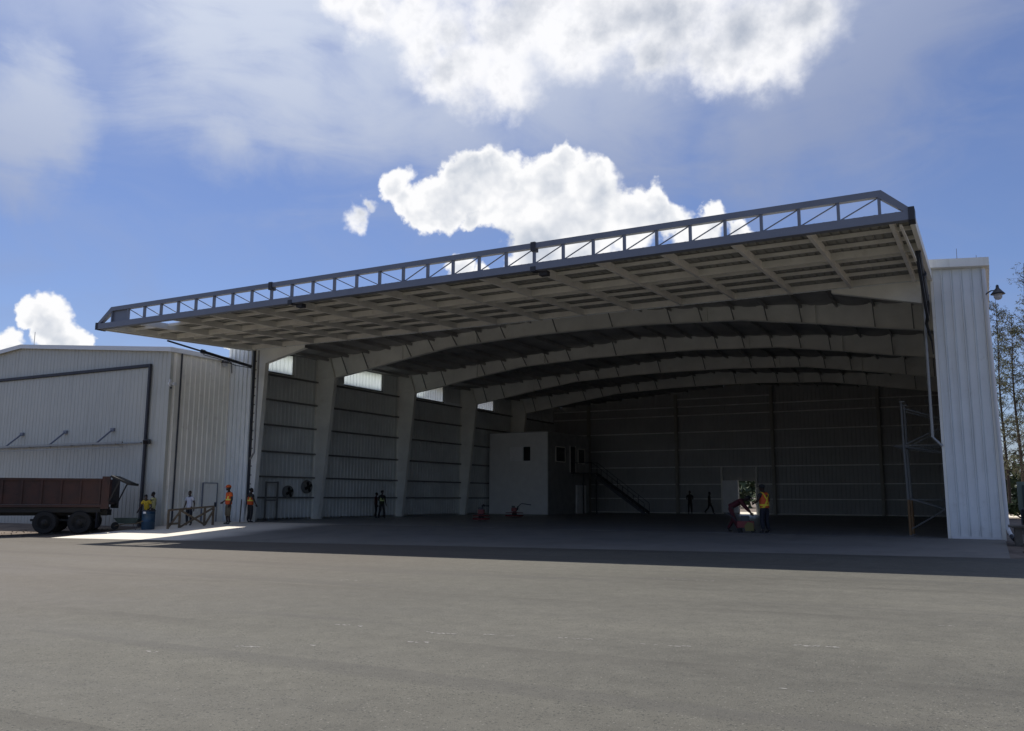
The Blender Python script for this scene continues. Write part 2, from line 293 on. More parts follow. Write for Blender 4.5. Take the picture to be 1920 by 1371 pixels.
# ------------------------------------------------------------------ mesh helpers
ORG = {}
class MB:
    def __init__(s): s.v, s.f, s.sm = [], [], False
    def poly(s, pts):
        i = len(s.v); s.v += [Vector(p) for p in pts]; s.f.append(tuple(range(i, i+len(pts)))); return s
    def add(s, vs, fs):
        i = len(s.v); s.v += [Vector(p) for p in vs]; s.f += [tuple(i+k for k in q) for q in fs]; return s
    def box(s, a, b):
        x0, y0, z0 = a; x1, y1, z1 = b
        return s.add([(x0, y0, z0), (x1, y0, z0), (x1, y1, z0), (x0, y1, z0), (x0, y0, z1), (x1, y0, z1), (x1, y1, z1), (x0, y1, z1)],
                     [(3, 2, 1, 0), (4, 5, 6, 7), (0, 1, 5, 4), (1, 2, 6, 5), (2, 3, 7, 6), (3, 0, 4, 7)])
    def bar(s, p, q, w, h, upv=(0, 0, 1)):
        p, q = Vector(p), Vector(q); d = (q-p).normalized(); u = Vector(upv)
        if abs(d.dot(u)) > .99: u = Vector((0, 1, 0))
        a = d.cross(u).normalized()*(w/2); b = a.cross(d).normalized()*(h/2)
        return s.add([p-a-b, p+a-b, p+a+b, p-a+b, q-a-b, q+a-b, q+a+b, q-a+b],
                     [(3, 2, 1, 0), (4, 5, 6, 7), (0, 1, 5, 4), (1, 2, 6, 5), (2, 3, 7, 6), (3, 0, 4, 7)])
    def tube(s, pts, rad, n=8, caps=True):
        pts = [Vector(p) for p in pts]; rad = rad if isinstance(rad, (list, tuple)) else [rad]*len(pts)
        rings = []; ref = None
        for i, p in enumerate(pts):
            d = (pts[min(i+1, len(pts)-1)]-pts[max(i-1, 0)]).normalized()
            if ref is None: ref = Vector((0, 0, 1)) if abs(d.z) < .9 else Vector((1, 0, 0))
            a = d.cross(ref).normalized(); b = d.cross(a); i0 = len(s.v)
            if a.length < .1: a = Vector((1, 0, 0)); b = d.cross(a)
            ref = b.cross(d) if False else ref
            s.v += [p+(a*math.cos(2*math.pi*k/n)+b*math.sin(2*math.pi*k/n))*rad[i] for k in range(n)]
            rings.append(i0)
        for r0, r1 in zip(rings, rings[1:]):
            for k in range(n): s.f.append((r0+k, r0+(k+1) % n, r1+(k+1) % n, r1+k))
        if caps:
            s.f.append(tuple(rings[0]+k for k in reversed(range(n)))); s.f.append(tuple(rings[-1]+k for k in range(n)))
        return s
    def lathe(s, prof, c=(0, 0, 0), axis='z', n=16):
        """prof: list of (r, h) along the axis"""
        c = Vector(c); i0 = len(s.v)
        for r, hh in prof:
            for k in range(n):
                a = 2*math.pi*k/n; u, v = r*math.cos(a), r*math.sin(a)
                s.v.append(c+Vector({'z': (u, v, hh), 'y': (u, hh, v), 'x': (hh, u, v)}[axis]))
        for j in range(len(prof)-1):
            for k in range(n): s.f.append((i0+j*n+k, i0+j*n+(k+1) % n, i0+(j+1)*n+(k+1) % n, i0+(j+1)*n+k))
        s.f.append(tuple(i0+k for k in range(n))); s.f.append(tuple(i0+(len(prof)-1)*n+k for k in range(n)))
        return s
    def prism(s, pts, d):
        """polygon pts extruded by vector d"""
        n = len(pts); d = Vector(d)
        return s.add([Vector(p) for p in pts]+[Vector(p)+d for p in pts],
                     [tuple(reversed(range(n))), tuple(range(n, 2*n))]+[(k, (k+1) % n, n+(k+1) % n, n+k) for k in range(n)])
    def build(s, name, m, parent=None, at=None, smooth=False):
        at = Vector(at) if at is not None else (Vector(ORG[parent.name]) if parent else Vector((0, 0, 0)))
        me = bpy.data.meshes.new(name); me.from_pydata([v-at for v in s.v], [], s.f); me.update()
        for mm in (m if isinstance(m, list) else [m]): me.materials.append(mm)
        if smooth: me.shade_smooth()
        return link(name, me, parent, at)
def link(name, me, parent=None, at=(0, 0, 0), world=True):
    o = bpy.data.objects.new(name, me); COL.objects.link(o); at = Vector(at)
    if parent: o.parent = parent; o.location = at-Vector(ORG[parent.name])
    else: o.location = at
    ORG[o.name] = at.copy()
    return o
def tag(o, label=None, cat=None, group=None, kind=None):
    for k, v in (('label', label), ('category', cat), ('group', group), ('kind', kind)):
        if v: o[k] = v
    return o
def thing(name, label, cat, at=(0, 0, 0), rz=0, group=None, local=False):
    o = bpy.data.objects.new(name, None); COL.objects.link(o); o.location = at; o.rotation_euler = (0, 0, rz)
    o.empty_display_size = .3
    ORG[o.name] = Vector((0, 0, 0)) if local else Vector(at)
    return tag(o, label, cat, group)
def copy_part(src, parent, at):
    o = src.copy(); COL.objects.link(o); o.parent = parent; o.location = Vector(at)-Vector(ORG[parent.name]) if parent else Vector(at)
    ORG[o.name] = Vector(at); return o
def copy_tree(root, loc, rz=0, label=None):
    r = root.copy(); COL.objects.link(r); r.location = loc; r.rotation_euler = (0, 0, rz)
    if label: r['label'] = label
    for ch in list(root.children):
        c_ = ch.copy(); COL.objects.link(c_); c_.parent = r
        for gg in list(ch.children):
            d = gg.copy(); COL.objects.link(d); d.parent = c_
    return r
def profile(length, pitch, rib, depth):
    """plan profile of ribbed sheet: (distance, height) pairs"""
    out = [(0, 0)]; x = 0
    while x < length-1e-6:
        e = min(x+pitch, length)
        if e-x > rib+.03: out += [(e-rib-.02, 0), (e-rib, depth), (e-.02, depth), (e, 0)]
        else: out.append((e, 0))
        x = e
    return out
def sheet(mb, p0, p1, z0, z1, pitch=.33, rib=.07, depth=.035, nrm=(0, -1)):
    """ribbed wall sheet from p0 to p1 in plan; z0 and z1 numbers or functions of x"""
    p0, p1 = Vector((*p0, 0)), Vector((*p1, 0)); d = p1-p0; L = d.length; d.normalize(); n = Vector((*nrm, 0))
    f0 = z0 if callable(z0) else (lambda p: z0); f1 = z1 if callable(z1) else (lambda p: z1)
    pts = [p0+d*s_+n*h_ for s_, h_ in profile(L, pitch, rib, depth)]
    i = len(mb.v)
    for p in pts: mb.v += [Vector((p.x, p.y, f0(p))), Vector((p.x, p.y, f1(p)))]
    for k in range(len(pts)-1): mb.f.append((i+2*k, i+2*k+2, i+2*k+3, i+2*k+1))
    return mb

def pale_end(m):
    """the left end of the apron is mixed to a paler tone"""
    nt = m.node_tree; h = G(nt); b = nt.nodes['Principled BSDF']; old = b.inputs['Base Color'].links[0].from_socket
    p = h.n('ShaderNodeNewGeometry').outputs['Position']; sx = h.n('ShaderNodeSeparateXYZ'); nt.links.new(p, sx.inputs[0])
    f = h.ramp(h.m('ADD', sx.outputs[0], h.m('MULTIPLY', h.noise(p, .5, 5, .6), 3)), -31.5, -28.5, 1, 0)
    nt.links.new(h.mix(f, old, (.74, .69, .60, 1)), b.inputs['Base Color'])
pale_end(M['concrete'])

# ================================================================== the ground
def hgt(x, y):
    t = min(max((37.5-y)/13.3, 0), 1); t = t*t*(3-2*t)
    return -t*(.33+.0068*min(max(-x, 0), 60))
def edge(x): return 26.7+(min(max(x, -70), 70)+40)*.07          # where the asphalt meets the concrete apron
def rng(a, b, s): n_ = max(1, round((b-a)/s)); return [a+(b-a)*i/n_ for i in range(n_+1)]
def ground(name, xs, y0, y1, m, dz, ny, kind='structure', cut=None):
    """sheet over xs and from y0(x) to y1(x)"""
    vs = []; fs = []
    for x in xs:
        a = y0(x) if callable(y0) else y0; b = y1(x) if callable(y1) else y1
        for j in range(ny+1): y = a+(b-a)*j/ny; vs.append((x, y, hgt(x, y)+dz))
    for i in range(len(xs)-1):
        for j in range(ny):
            k = i*(ny+1)+j; fs.append((k, k+ny+1, k+ny+2, k+1))
    me = bpy.data.meshes.new(name); me.from_pydata(vs, [], fs); me.materials.append(m); me.shade_smooth()
    return tag(link(name, me), kind=kind)
farx = [-3000, -1500, -700, -300, -150]; nearx = rng(-100, 60, 1.0); farr = [150, 300, 700, 1500, 3000]
def terrain():
    xs = farx+nearx+farr; ys = [-3000, -1000, -300, -120]+rng(-60, 60, 1.0)+[90, 150, 300, 700, 1500, 3000]
    n_ = len(ys); vs = [(x, y, hgt(x, y)-.05) for x in xs for y in ys]
    fs = [(i*n_+j, (i+1)*n_+j, (i+1)*n_+j+1, i*n_+j+1) for i in range(len(xs)-1) for j in range(n_-1)]
    me = bpy.data.meshes.new('ground'); me.from_pydata(vs, [], fs); me.materials.append(M['dirt']); me.shade_smooth()
    tag(link('ground', me), kind='structure')
terrain()
ground('asphalt_yard', rng(-95, 60, 1.0), -70, edge, M['asphalt'], 0, 96)
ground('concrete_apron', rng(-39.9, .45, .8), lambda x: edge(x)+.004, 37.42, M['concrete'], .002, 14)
MB().box((-39.8, 37.424, -.3), (.1, 82.0, .004)).build('hangar_floor', M['floor']).__setitem__('kind', 'structure')
# pale scuff marks and crushed stone lying on the asphalt
RUNS = [(-8.38, 8.37, .2, 16), (-7.68, 8.8, .04, 3), (-8.4, 10.45, .25, 10), (-6.8, 10.42, .25, 20), (-5.95, 10.66, .3, 7), (-4.95, 10.88, .25, 13), (-6.65, 9.66, .14, 9), (-3.7, 10.95, .4, 6), (-2.05, 11.73, .26, 22), (-6.3, 19.86, .9, 22), (-9.1, 7.57, .1, 5), (-13.1, 16.2, .2, 5), (-1.8, 9.0, .2, 3), (-.6, 14.5, .4, 5)]
def scuffs():
    mb = MB(); rnd = random.Random(3)
    runs = RUNS
    for cx_, cy_, ln, n_ in runs:
        for k in range(n_):
            s_ = rnd.uniform(-1, 1)*ln; x = cx_+s_; y = cy_+s_*.12+rnd.gauss(0, .035); r = rnd.uniform(.008, .022); e = rnd.uniform(1.2, 3.0)
            pts = []
            for q in range(7):
                a = 2*math.pi*q/7; rr = r*rnd.uniform(.5, 1.2); px_, py_ = x+rr*e*math.cos(a), y+rr*.8*math.sin(a)
                pts.append((px_, py_, hgt(px_, py_)+.004))
            mb.poly(pts)
    tag(mb.build('scuff_marks', M['scuff']), 'thin broken pale scuff marks on the dark asphalt in front', 'scuff marks', kind='stuff')
scuffs()

# ================================================================== the hangar
HB = [45.03, 54.39, 63.55, 72.70]                    # the four inner frames
BAYS = [37.75]+HB+[81.8]
CX = -19.8
def roofz(x): return 12.22-.0765*abs(x-CX)
HG = thing('hangar', 'large white steel aircraft hangar with its wide door swung up over the opening', 'hangar', (CX, 37.5, 0))
def P(mb, name, m, at=None, parent=None, **k): return mb.build(name, M[m] if isinstance(m, str) else m, parent or HG, at, **k)

# --- front cladding beside the opening: separate ribbed panels
def cladding_panel(w, h_):
    mb = MB(); pr_ = [(0, 0), (w-.085, 0), (w-.07, -.055), (w-.045, -.055), (w-.035, .05), (w-.008, .05), (w, 0)]
    i = len(mb.v)
    for x, y in pr_: mb.v += [Vector((x, y, 0)), Vector((x, y, h_))]
    for k in range(len(pr_)-1): mb.f.append((i+2*k, i+2*k+2, i+2*k+3, i+2*k+1))
    return mb
pp = None
for x0 in (-1.36, -38.04-1.8):
    for k in range(5):
        at = (x0+.345*k+.03, 37.47, 0.0)
        if pp is None:
            mb = cladding_panel(.345, 10.45); mb.v = [v+Vector(at) for v in mb.v]; pp = P(mb, 'wall_panel', 'white', at)
        else: copy_part(pp, HG, at)
P(MB().box((.362, 37.42, -.05), (.50, 37.62, 10.44)).box((.362, 37.47, -.03), (.50, 37.9, 10.44)), 'corner_trim', 'beige')
P(MB().box((-40.0, 37.42, -.15), (-39.815, 37.62, 10.44)), 'corner_trim', 'white_trim')
P(MB().box((-1.44, 37.44, 0), (-1.335, 37.62, 10.42)), 'jamb_trim', 'beige')
P(MB().box((-38.06, 37.44, 0), (-37.99, 37.62, 10.42)), 'jamb_trim', 'dark_steel')
P(MB().box((-1.3, 37.40, 0.004), (.36, 37.466, .10)), 'base_trim', 'white_trim')
# front wall above the door hinge
P(sheet(MB(), (-39.8, 37.5), (CX, 37.5), 10.14, lambda p: roofz(p.x)+.05), 'gable_wall', 'white')
P(sheet(MB(), (CX, 37.5), (.36, 37.5), 10.14, lambda p: roofz(p.x)+.05), 'gable_wall', 'white')
for s_ in (-1, 1):
    e = CX+s_*20.45; a, b = (e, CX) if s_ < 0 else (CX, e)
    za, zb = roofz(a)+.06, roofz(b)+.06
    P(MB().prism([(a, 37.12, za-.33), (b, 37.12, zb-.33), (b, 37.12, zb), (a, 37.12, za)], (0, .33, 0)), 'rake_fascia', 'beige' if s_ > 0 else 'white_trim')
    P(MB().box((min(e, e-s_*.22), 37.46, roofz(e)-.30), (max(e, e-s_*.22), 82.2, roofz(e)+.04)), 'eave_gutter', 'beige')
P(MB().tube([(.44, 37.3, 10.3), (.46, 37.3, 8), (.56, 37.26, .42), (.66, 37.14, .16)], .07, 8), 'downspout', 'white_trim')
P(MB().tube([(.66, 37.14, .16), (.76, 36.95, .05)], [.085, .095], 8), 'downspout_shoe', 'dark_steel')
# --- roof: outer sheet and sagging insulation between purlins
for s_ in (-1, 1):
    a = CX+s_*20.4
    mb = MB(); pr_ = profile(20.4, .6, .09, .05)
    mb.v = []
    n_ = 30
    for k in range(n_+1):
        x = CX+s_*20.4*k/n_; z = roofz(x)+.10
        mb.v += [Vector((x, 37.45, z)), Vector((x, 82.15, z))]
    for k in range(n_): mb.f.append((2*k, 2*k+1, 2*k+3, 2*k+2))
    P(mb, 'roof_sheet', 'white')
SP = 1.72
mb = MB(); i0 = 0; prev = None
xs = [CX-19.95+i*.1425 for i in range(281)]
rn = random.Random(5); sagk = [rn.uniform(.6, 1.5) for _ in range(40)]
for j, y in enumerate(rng(37.6, 81.9, 2.2)):
    for x in xs:
        u = (abs(x-CX)/SP) % 1.0; k = int(abs(x-CX)/SP)
        mb.v.append(Vector((x, y, roofz(x)+.04-.10*math.sin(math.pi*u)**.7*sagk[k]*(1+.25*math.sin(y*2.85+k)))))
n_ = len(xs); rows = len(mb.v)//n_
mb.f = [(j*n_+i, (j+1)*n_+i, (j+1)*n_+i+1, j*n_+i+1) for j in range(rows-1) for i in range(n_-1)]
P(mb, 'roof_insulation', 'insulation', smooth=True)
pu = None
for s_ in (-1, 1):
    for k in range(12):
        x = CX+s_*(k+.5 if False else k+.02)*SP
        if k == 0 and s_ == 1: continue
        at = (x, 37.7, roofz(x)-.02)
        if pu is None: pu = P(MB().box((x-.04, 37.7, roofz(x)-.21), (x+.04, 81.7, roofz(x)-.015)), 'roof_purlin', 'purlin', at); pu.data.materials[0] = M['insulation']
        else: copy_part(pu, HG, at)

# --- the four tapered frames
LB = [(-38.05, 9.37), (-35.4, 9.76), (-32.6, 10.22), (-28.8, 10.76), (-23.7, 11.0), (CX, 11.04)]
def mx(pts, s_): return [((x if s_ < 0 else 2*CX-x), z) for x, z in pts]
def lowz(x):
    x = CX-abs(x-CX)
    for (a, za), (b, zb) in zip(LB, LB[1:]):
        if a <= x <= b: return za+(zb-za)*(x-a)/(b-a)
    return 11.0
def strip(mb, pts, y, w=.30, t=.03):
    for (a, za), (b, zb) in zip(pts, pts[1:]): mb.bar((a, y, za), (b, y, zb), w, t, (0, 0, 1) if abs(b-a) > abs(zb-za) else (1, 0, 0))
frames = {}
y0 = HB[0]
for s_ in (-1, 1):
    mb = MB(); cp = mx([(-39.65, 0.01), (-39.05, 0.01), (-38.05, 9.37), (-38.52, 10.76), (-39.65, 10.67)], s_)
    mb.prism([(x, y0-.012, z) for x, z in cp], (0, .024, 0)); strip(mb, cp[:1]+[cp[4]], y0); strip(mb, [cp[1], cp[2]], y0); strip(mb, [cp[2], cp[3]], y0, .3, .025)
    strip(mb, [cp[3], cp[4]], y0); mb.box((min(cp[0][0], cp[1][0])-.05, y0-.2, .004), (max(cp[0][0], cp[1][0])+.05, y0+.2, .03))
    mb.bar((cp[4][0], y0, 9.42), (cp[2][0], y0, 9.40), .26, .02)
    frames['column', s_] = P(mb, 'column', 'frame', (CX+s_*19.55, y0, 0))
    rp = mx(LB+[(CX, 12.16), (-38.52, 10.76)], s_)
    mb = MB().prism([(x, y0-.012, z) for x, z in rp], (0, .024, 0)); strip(mb, rp[:6], y0); strip(mb, [rp[6], rp[7]], y0); mb.bar((rp[7][0], y0, rp[7][1]), (rp[0][0], y0, rp[0][1]), .3, .025, (1, 0, 0))
    for xj in (7.05, 12.6):
        x = CX+s_*(19.8-xj); mb.bar((x, y0, lowz(x)-.04), (x, y0, roofz(x)-.05), .28, .05, (1, 0, 0))
    frames['rafter', s_] = P(mb, 'rafter', 'frame', (CX, y0, 11.04))
    mb = None
fbz = {}
for k in range(1, 11):
    if k in (2, 8): continue
    for s_ in (-1, 1):
        x = CX+s_*(k+.02)*SP
        fbz[s_, k] = P(MB().bar((x, y0-.03, lowz(x)+.03), (x, y0-.80, roofz(x)-.10), .05, .05, (1, 0, 0)), 'flange_brace', 'girt', (x, y0, lowz(x)), frames['rafter', s_])
for y in HB[1:]:
    for s_ in (-1, 1):
        copy_part(frames['column', s_], HG, (CX+s_*19.55, y, 0))
        r_ = copy_part(frames['rafter', s_], HG, (CX, y, 11.04))
        for (ss, k), o in fbz.items():
            if ss == s_: c_ = o.copy(); COL.objects.link(c_); c_.parent = r_
# front frame: jamb column, haunch
for s_, poly, fl in ((-1, [(-37.99, .01), (-37.72, .01), (-37.18, 9.32), (-34.2, 10.0), (-34.2, 10.4), (-37.99, 10.3)], [(-37.72, .01), (-37.18, 9.32), (-34.2, 10.0)]),
                     (1, [(-1.40, 9.22), (-1.80, 9.26), (-5.2, 10.05), (-5.2, 10.4), (-1.40, 10.3)], [(-1.80, 9.26), (-5.2, 10.05)])):
    mb = MB().prism([(x, 37.62, z) for x, z in poly], (0, .03, 0))
    for a, b in zip(fl, fl[1:]): mb.bar((a[0], 37.74, a[1]), (b[0], 37.74, b[1]), .3, .025, (1, 0, 0) if abs(a[0]-b[0]) < 1 else (0, 0, 1))
    fr = P(mb, 'front_frame', 'frame', (fl[0][0], 37.62, 0))
    if s_ < 0:
        bm_ = MB()
        for k in range(18): bm_.box((-37.96, 37.595, .6+k*.52), (-37.90, 37.618, .66+k*.52))
        P(bm_, 'jamb_bolts', 'dark_steel', None, fr)['kind'] = 'stuff'
P(MB().box((-1.44, 37.65, .01), (-1.30, 38.0, 10.3)), 'jamb_post', 'girt')
P(MB().box((-37.2, 37.80, 10.25), (-2.4, 37.95, 10.45)), 'header_beam', 'girt')
# --- side walls
def wall_side(s_):
    X = CX+s_*19.96; n_ = (-s_, 0); mb = MB()
    wins = [(38.35, 42.65), (47.95, 52.28), (56.57, 60.77), (65.0, 69.27)] if s_ < 0 else []
    sheet(mb, (X, 37.55), (X, 82.05), -.02, 9.36, .36, .08, .04, n_)
    y = 37.55
    for a, b in wins+[(82.05, 82.05)]:
        if a > y: sheet(mb, (X, y), (X, a), 9.36, 10.78, .36, .08, .04, n_)
        y = b
    for a, b in wins: sheet(mb, (X, a), (X, b), 10.62, 10.78, .36, .08, .04, n_)
    w = P(mb, 'side_wall', 'liner', (X, 37.6, 0))
    for a, b in wins:
        wn = P(MB().box((X+.01, a-.05, 9.30), (X+.12, b+.05, 9.355)).box((X+.01, a-.05, 10.625), (X+.1, b+.05, 10.67)), 'window', 'girt', (X, a, 9.3))
        for k in range(4):
            c0, c1 = a+(b-a)*k/4, a+(b-a)*(k+1)/4
            sheet(q := MB(), (X, c0), (X, c1-.01), 9.36, 10.62, (b-a)/12, .07, .035, n_); P(q, 'pane', 'skylight', (X, c0, 9.36), wn)
    for i, (a, b) in enumerate(zip(BAYS, BAYS[1:])):
        for z in (1.40, 2.70, 4.27, 5.95, 7.55, 9.14):
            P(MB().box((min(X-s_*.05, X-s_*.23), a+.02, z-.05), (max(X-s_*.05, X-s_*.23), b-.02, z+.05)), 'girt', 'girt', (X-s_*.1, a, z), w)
    P(MB().box((X-.02 if s_ > 0 else X+.02, 37.6, .004), (X+.02 if s_ < 0 else X-.04, 81.8, .12)), 'base_angle', 'frame', None, w)
wall_side(-1); wall_side(1)
# outer skins of the side walls
mb = MB(); sheet(mb, (.34, 37.6), (.34, 82.0), 0, 10.6, .36, .07, .04, (1, 0)); P(mb, 'outer_side_cladding', 'white')
# --- back wall
BY = 82.0
bw = MB(); zt_ = lambda p: roofz(p.x)+.03
sheet(bw, (-39.9, BY), (-20.40, BY), 0, zt_, .36, .08, .04); sheet(bw, (-18.9, BY), (CX*0+.1, BY), 0, zt_, .36, .08, .04); 
sheet(bw, (-20.40, BY), (CX, BY), 3.06, zt_, .36, .08, .04); sheet(bw, (CX, BY), (-18.9, BY), 3.06, zt_, .36, .08, .04)
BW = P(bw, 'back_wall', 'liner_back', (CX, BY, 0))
WC = [-35.5, -26.25, -17.1, -7.95]
for x in WC: P(MB().box((x-.13, BY-.55, .01), (x+.13, BY-.52, roofz(x)-.3)).box((x-.012, BY-.52, .01), (x+.012, BY-.2, roofz(x)-.3)).box((x-.13, BY-.2, .01), (x+.13, BY-.17, roofz(x)-.3)), 'wind_column', 'stiff', (x, BY-.3, 0), BW)
for a, b in zip([-39.6]+WC, WC+[0]):
    for z in (1.40, 2.77, 4.42, 6.07, 7.76, 9.40, 10.25, 11.0):
        if z > 11.5-.0765*max(abs(a-CX), abs(b-CX))+.3: continue
        spans = [(a+.14, b-.14)]
        if a < CX < b and z < 3.0: spans = [(a+.14, -21.98), (-18.7, b-.14)]
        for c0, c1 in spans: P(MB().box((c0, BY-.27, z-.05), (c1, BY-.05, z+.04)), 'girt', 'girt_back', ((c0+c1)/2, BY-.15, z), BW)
P(MB().box((-39.6, BY-.12, .004), (-21.9, BY-.06, .1)).box((-18.7, BY-.12, .004), (0, BY-.06, .1)), 'base_angle', 'frame', None, BW)
for x in (-21.98, -18.72): P(MB().box((x-.07, BY-.3, 0.01), (x+.07, BY-.1, 4.4)), 'door_post', 'frame', (x, BY-.2, 0), BW)
P(MB().box((-21.9, BY-.34, .14), (-20.42, BY-.28, 3.12)), 'sliding_door', 'shutter', None, BW)

# --- the big door, swung up
HD, HL = 37.42, 27.16
def uz(y): return 9.64+(y-HL)*.0437            # its underside
DT = .34
DR = P(MB().prism([(-38.35, HL+.28, uz(HL)), (-38.35, HD, uz(HD)), (-38.35, HD, uz(HD)+DT), (-38.35, HL+.28, uz(HL)+DT)], (.14, 0, 0)), 'door', 'frame', (CX, HD, 10.1))
P(MB().prism([(-1.5, HL+.28, uz(HL)), (-1.5, HD, uz(HD)), (-1.5, HD, uz(HD)+DT), (-1.5, HL+.28, uz(HL)+DT)], (.14, 0, 0)), 'end_beam', 'frame', None, DR)
D = lambda mb, name, m, at=None: P(mb, name, m, at, DR)
D(MB().box((-38.35, HL, 9.645), (-1.36, HL+.27, 9.915)), 'bottom_chord', 'door_paint')
D(MB().box((-37.35, HL+.02, 10.475), (-2.2, HL+.22, 10.675)), 'top_chord', 'door_paint')
D(MB().prism([(-38.35, HL+.025, 9.92), (-38.12, HL+.025, 9.92), (-37.22, HL+.025, 10.47), (-37.35, HL+.025, 10.672)], (0, .2, 0)), 'end_chord', 'door_paint')
D(MB().prism([(-1.36, HL+.025, 9.92), (-2.2, HL+.025, 10.672), (-2.32, HL+.025, 10.47), (-1.62, HL+.025, 9.92)], (0, .2, 0)), 'end_chord', 'door_paint')
D(MB().box((-1.50, HL-.03, 9.62), (-1.33, HL+.5, 10.02)), 'end_cap', 'frame_dark'); D(MB().box((-38.38, HL-.03, 9.62), (-38.25, HL+.5, 9.97)), 'end_cap', 'frame_dark')
VX = [-37.3+i*(35.02/30) for i in range(31)]
vo = None
for i, x in enumerate(VX):
    at = (x, HL+.13, 9.92)
    if vo is None: vo = D(MB().box((x-.042, HL+.05, 9.918), (x+.042, HL+.17, 10.472)), 'truss_post', 'door_paint', at)
    else: copy_part(vo, DR, at)
br = {}
for i in range(1, 30):
    a, b = VX[i]+.045, VX[i+1]-.045; k = 0 if i < 15 else 1; at = (a, HL+.12, 9.94)
    if k not in br: br[k] = D(MB().bar((a, HL+.12, 10.46 if k == 0 else 9.935), (b, HL+.12, 9.935 if k == 0 else 10.46), .032, .035), 'truss_brace', 'door_paint', at)
    else: copy_part(br[k], DR, at)
D(MB().box((VX[0]+.062, HL+.13, 9.918), (VX[1]-.062, HL+.17, 10.472)), 'gusset_plate', 'door_paint')
for i in (9, 20): D(MB().box((VX[i]-.09, HL-.03, 10.36), (VX[i]+.09, HL+.26, 10.70)), 'splice_plate', 'frame_dark')
for i in (10, 20): D(MB().box((VX[i]-.10, HL-.03, 9.60), (VX[i]+.10, HL+.3, 9.78)).box((VX[i]+.1, HL+.29, 9.5), (VX[i]+.42, HL+.55, 9.66)), 'latch', 'frame_dark')
ro = None
for k in range(16):
    x = -2.0-2.39*k+.0; at = (x, HD, uz(HD))
    if ro is None: ro = D(MB().prism([(x-.06, HL+.28, uz(HL)), (x-.06, HD-.02, uz(HD)), (x-.06, HD-.02, uz(HD)+DT-.05), (x-.06, HL+.28, uz(HL)+DT-.05)], (.12, 0, 0)), 'rib', 'purlin', at)
    else: copy_part(ro, DR, at)
for y, thick in ((27.62, 0), (29.05, 0), (30.42, 0), (31.66, 1), (32.78, 0), (34.08, 0), (35.5, 0), (37.12, 1)):
    zt = uz(y)+DT-.052; hh = .26 if thick else .12; zz = zt-hh-(0 if thick else .02)
    D(MB().box((-38.2, y-.045, zz), (-1.52, y+.045, zz+hh)), 'purlin', 'purlin')
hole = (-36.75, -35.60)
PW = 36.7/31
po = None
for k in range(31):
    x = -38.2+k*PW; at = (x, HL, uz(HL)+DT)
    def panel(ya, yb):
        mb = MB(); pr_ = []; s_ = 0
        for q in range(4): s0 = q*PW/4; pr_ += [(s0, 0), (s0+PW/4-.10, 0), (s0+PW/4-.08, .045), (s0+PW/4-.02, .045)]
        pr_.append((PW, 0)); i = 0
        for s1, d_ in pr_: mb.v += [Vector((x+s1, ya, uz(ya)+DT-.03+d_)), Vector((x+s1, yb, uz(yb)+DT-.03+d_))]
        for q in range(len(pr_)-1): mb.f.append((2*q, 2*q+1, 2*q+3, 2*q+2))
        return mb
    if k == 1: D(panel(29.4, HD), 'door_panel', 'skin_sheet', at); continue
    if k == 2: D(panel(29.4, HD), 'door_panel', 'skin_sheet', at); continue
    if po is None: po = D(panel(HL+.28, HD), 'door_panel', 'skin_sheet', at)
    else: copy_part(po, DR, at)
# hydraulic rams, hoses, conduit
for s_ in (-1, 1):
    X = CX+s_*18.22
    A, B = Vector((X, 37.3, 9.12)), Vector((X+s_*.12, 31.3, 9.72)); mid = A+(B-A)*.60
    rm = P(MB().tube([A, mid], .085, 10).tube([mid-(B-A)*.02, mid+(B-A)*.02], .12, 10), 'hydraulic_ram', 'dark_steel', A)
    P(MB().tube([mid, B], .05, 8), 'ram_rod', 'dark_steel', mid, rm)
    P(MB().tube([A+Vector((0, 0, -.1)), A+(B-A)*.2+Vector((0, 0, -.22)), A+(B-A)*.42+Vector((0, 0, -.14)), mid+Vector((0, 0, -.17))], .02, 6), 'hose', 'black', A, rm)
P(MB().tube([(-1.52, 36.6, 9.35), (-1.56, 36.9, 8.75), (-1.66, 37.1, 8.3), (-1.60, 37.2, 8.0), (-1.52, 37.25, 7.6), (-1.5, 37.3, 7.1)], [.05, .06, .06, .05, .035, .02], 8), 'hose', 'black')
P(MB().bar((-1.55, 31.3, 9.7), (-1.6, 37.1, 8.45), .10, .14), 'hinge_arm', 'dark_steel')
P(MB().bar((-1.75, 27.6, 9.62), (-1.60, 32.2, 9.55), .07, .07), 'link_bar', 'purlin')
P(MB().tube([(-37.5, 37.35, 10.05), (-37.5, 37.35, 4.02), (-37.78, 37.35, 3.62)], .055, 8), 'conduit', 'galv')
P(MB().tube([(-1.73, 37.35, 9.9), (-1.73, 37.35, 3.86), (-1.42, 37.35, 3.5)], .06, 8), 'conduit', 'galv')
# conduit on the left wall
for y in (44.75, 54.1): P(MB().box((-39.45, y-.9, 2.62), (-38.7, y-.84, 2.67)), 'bracket', 'galv')

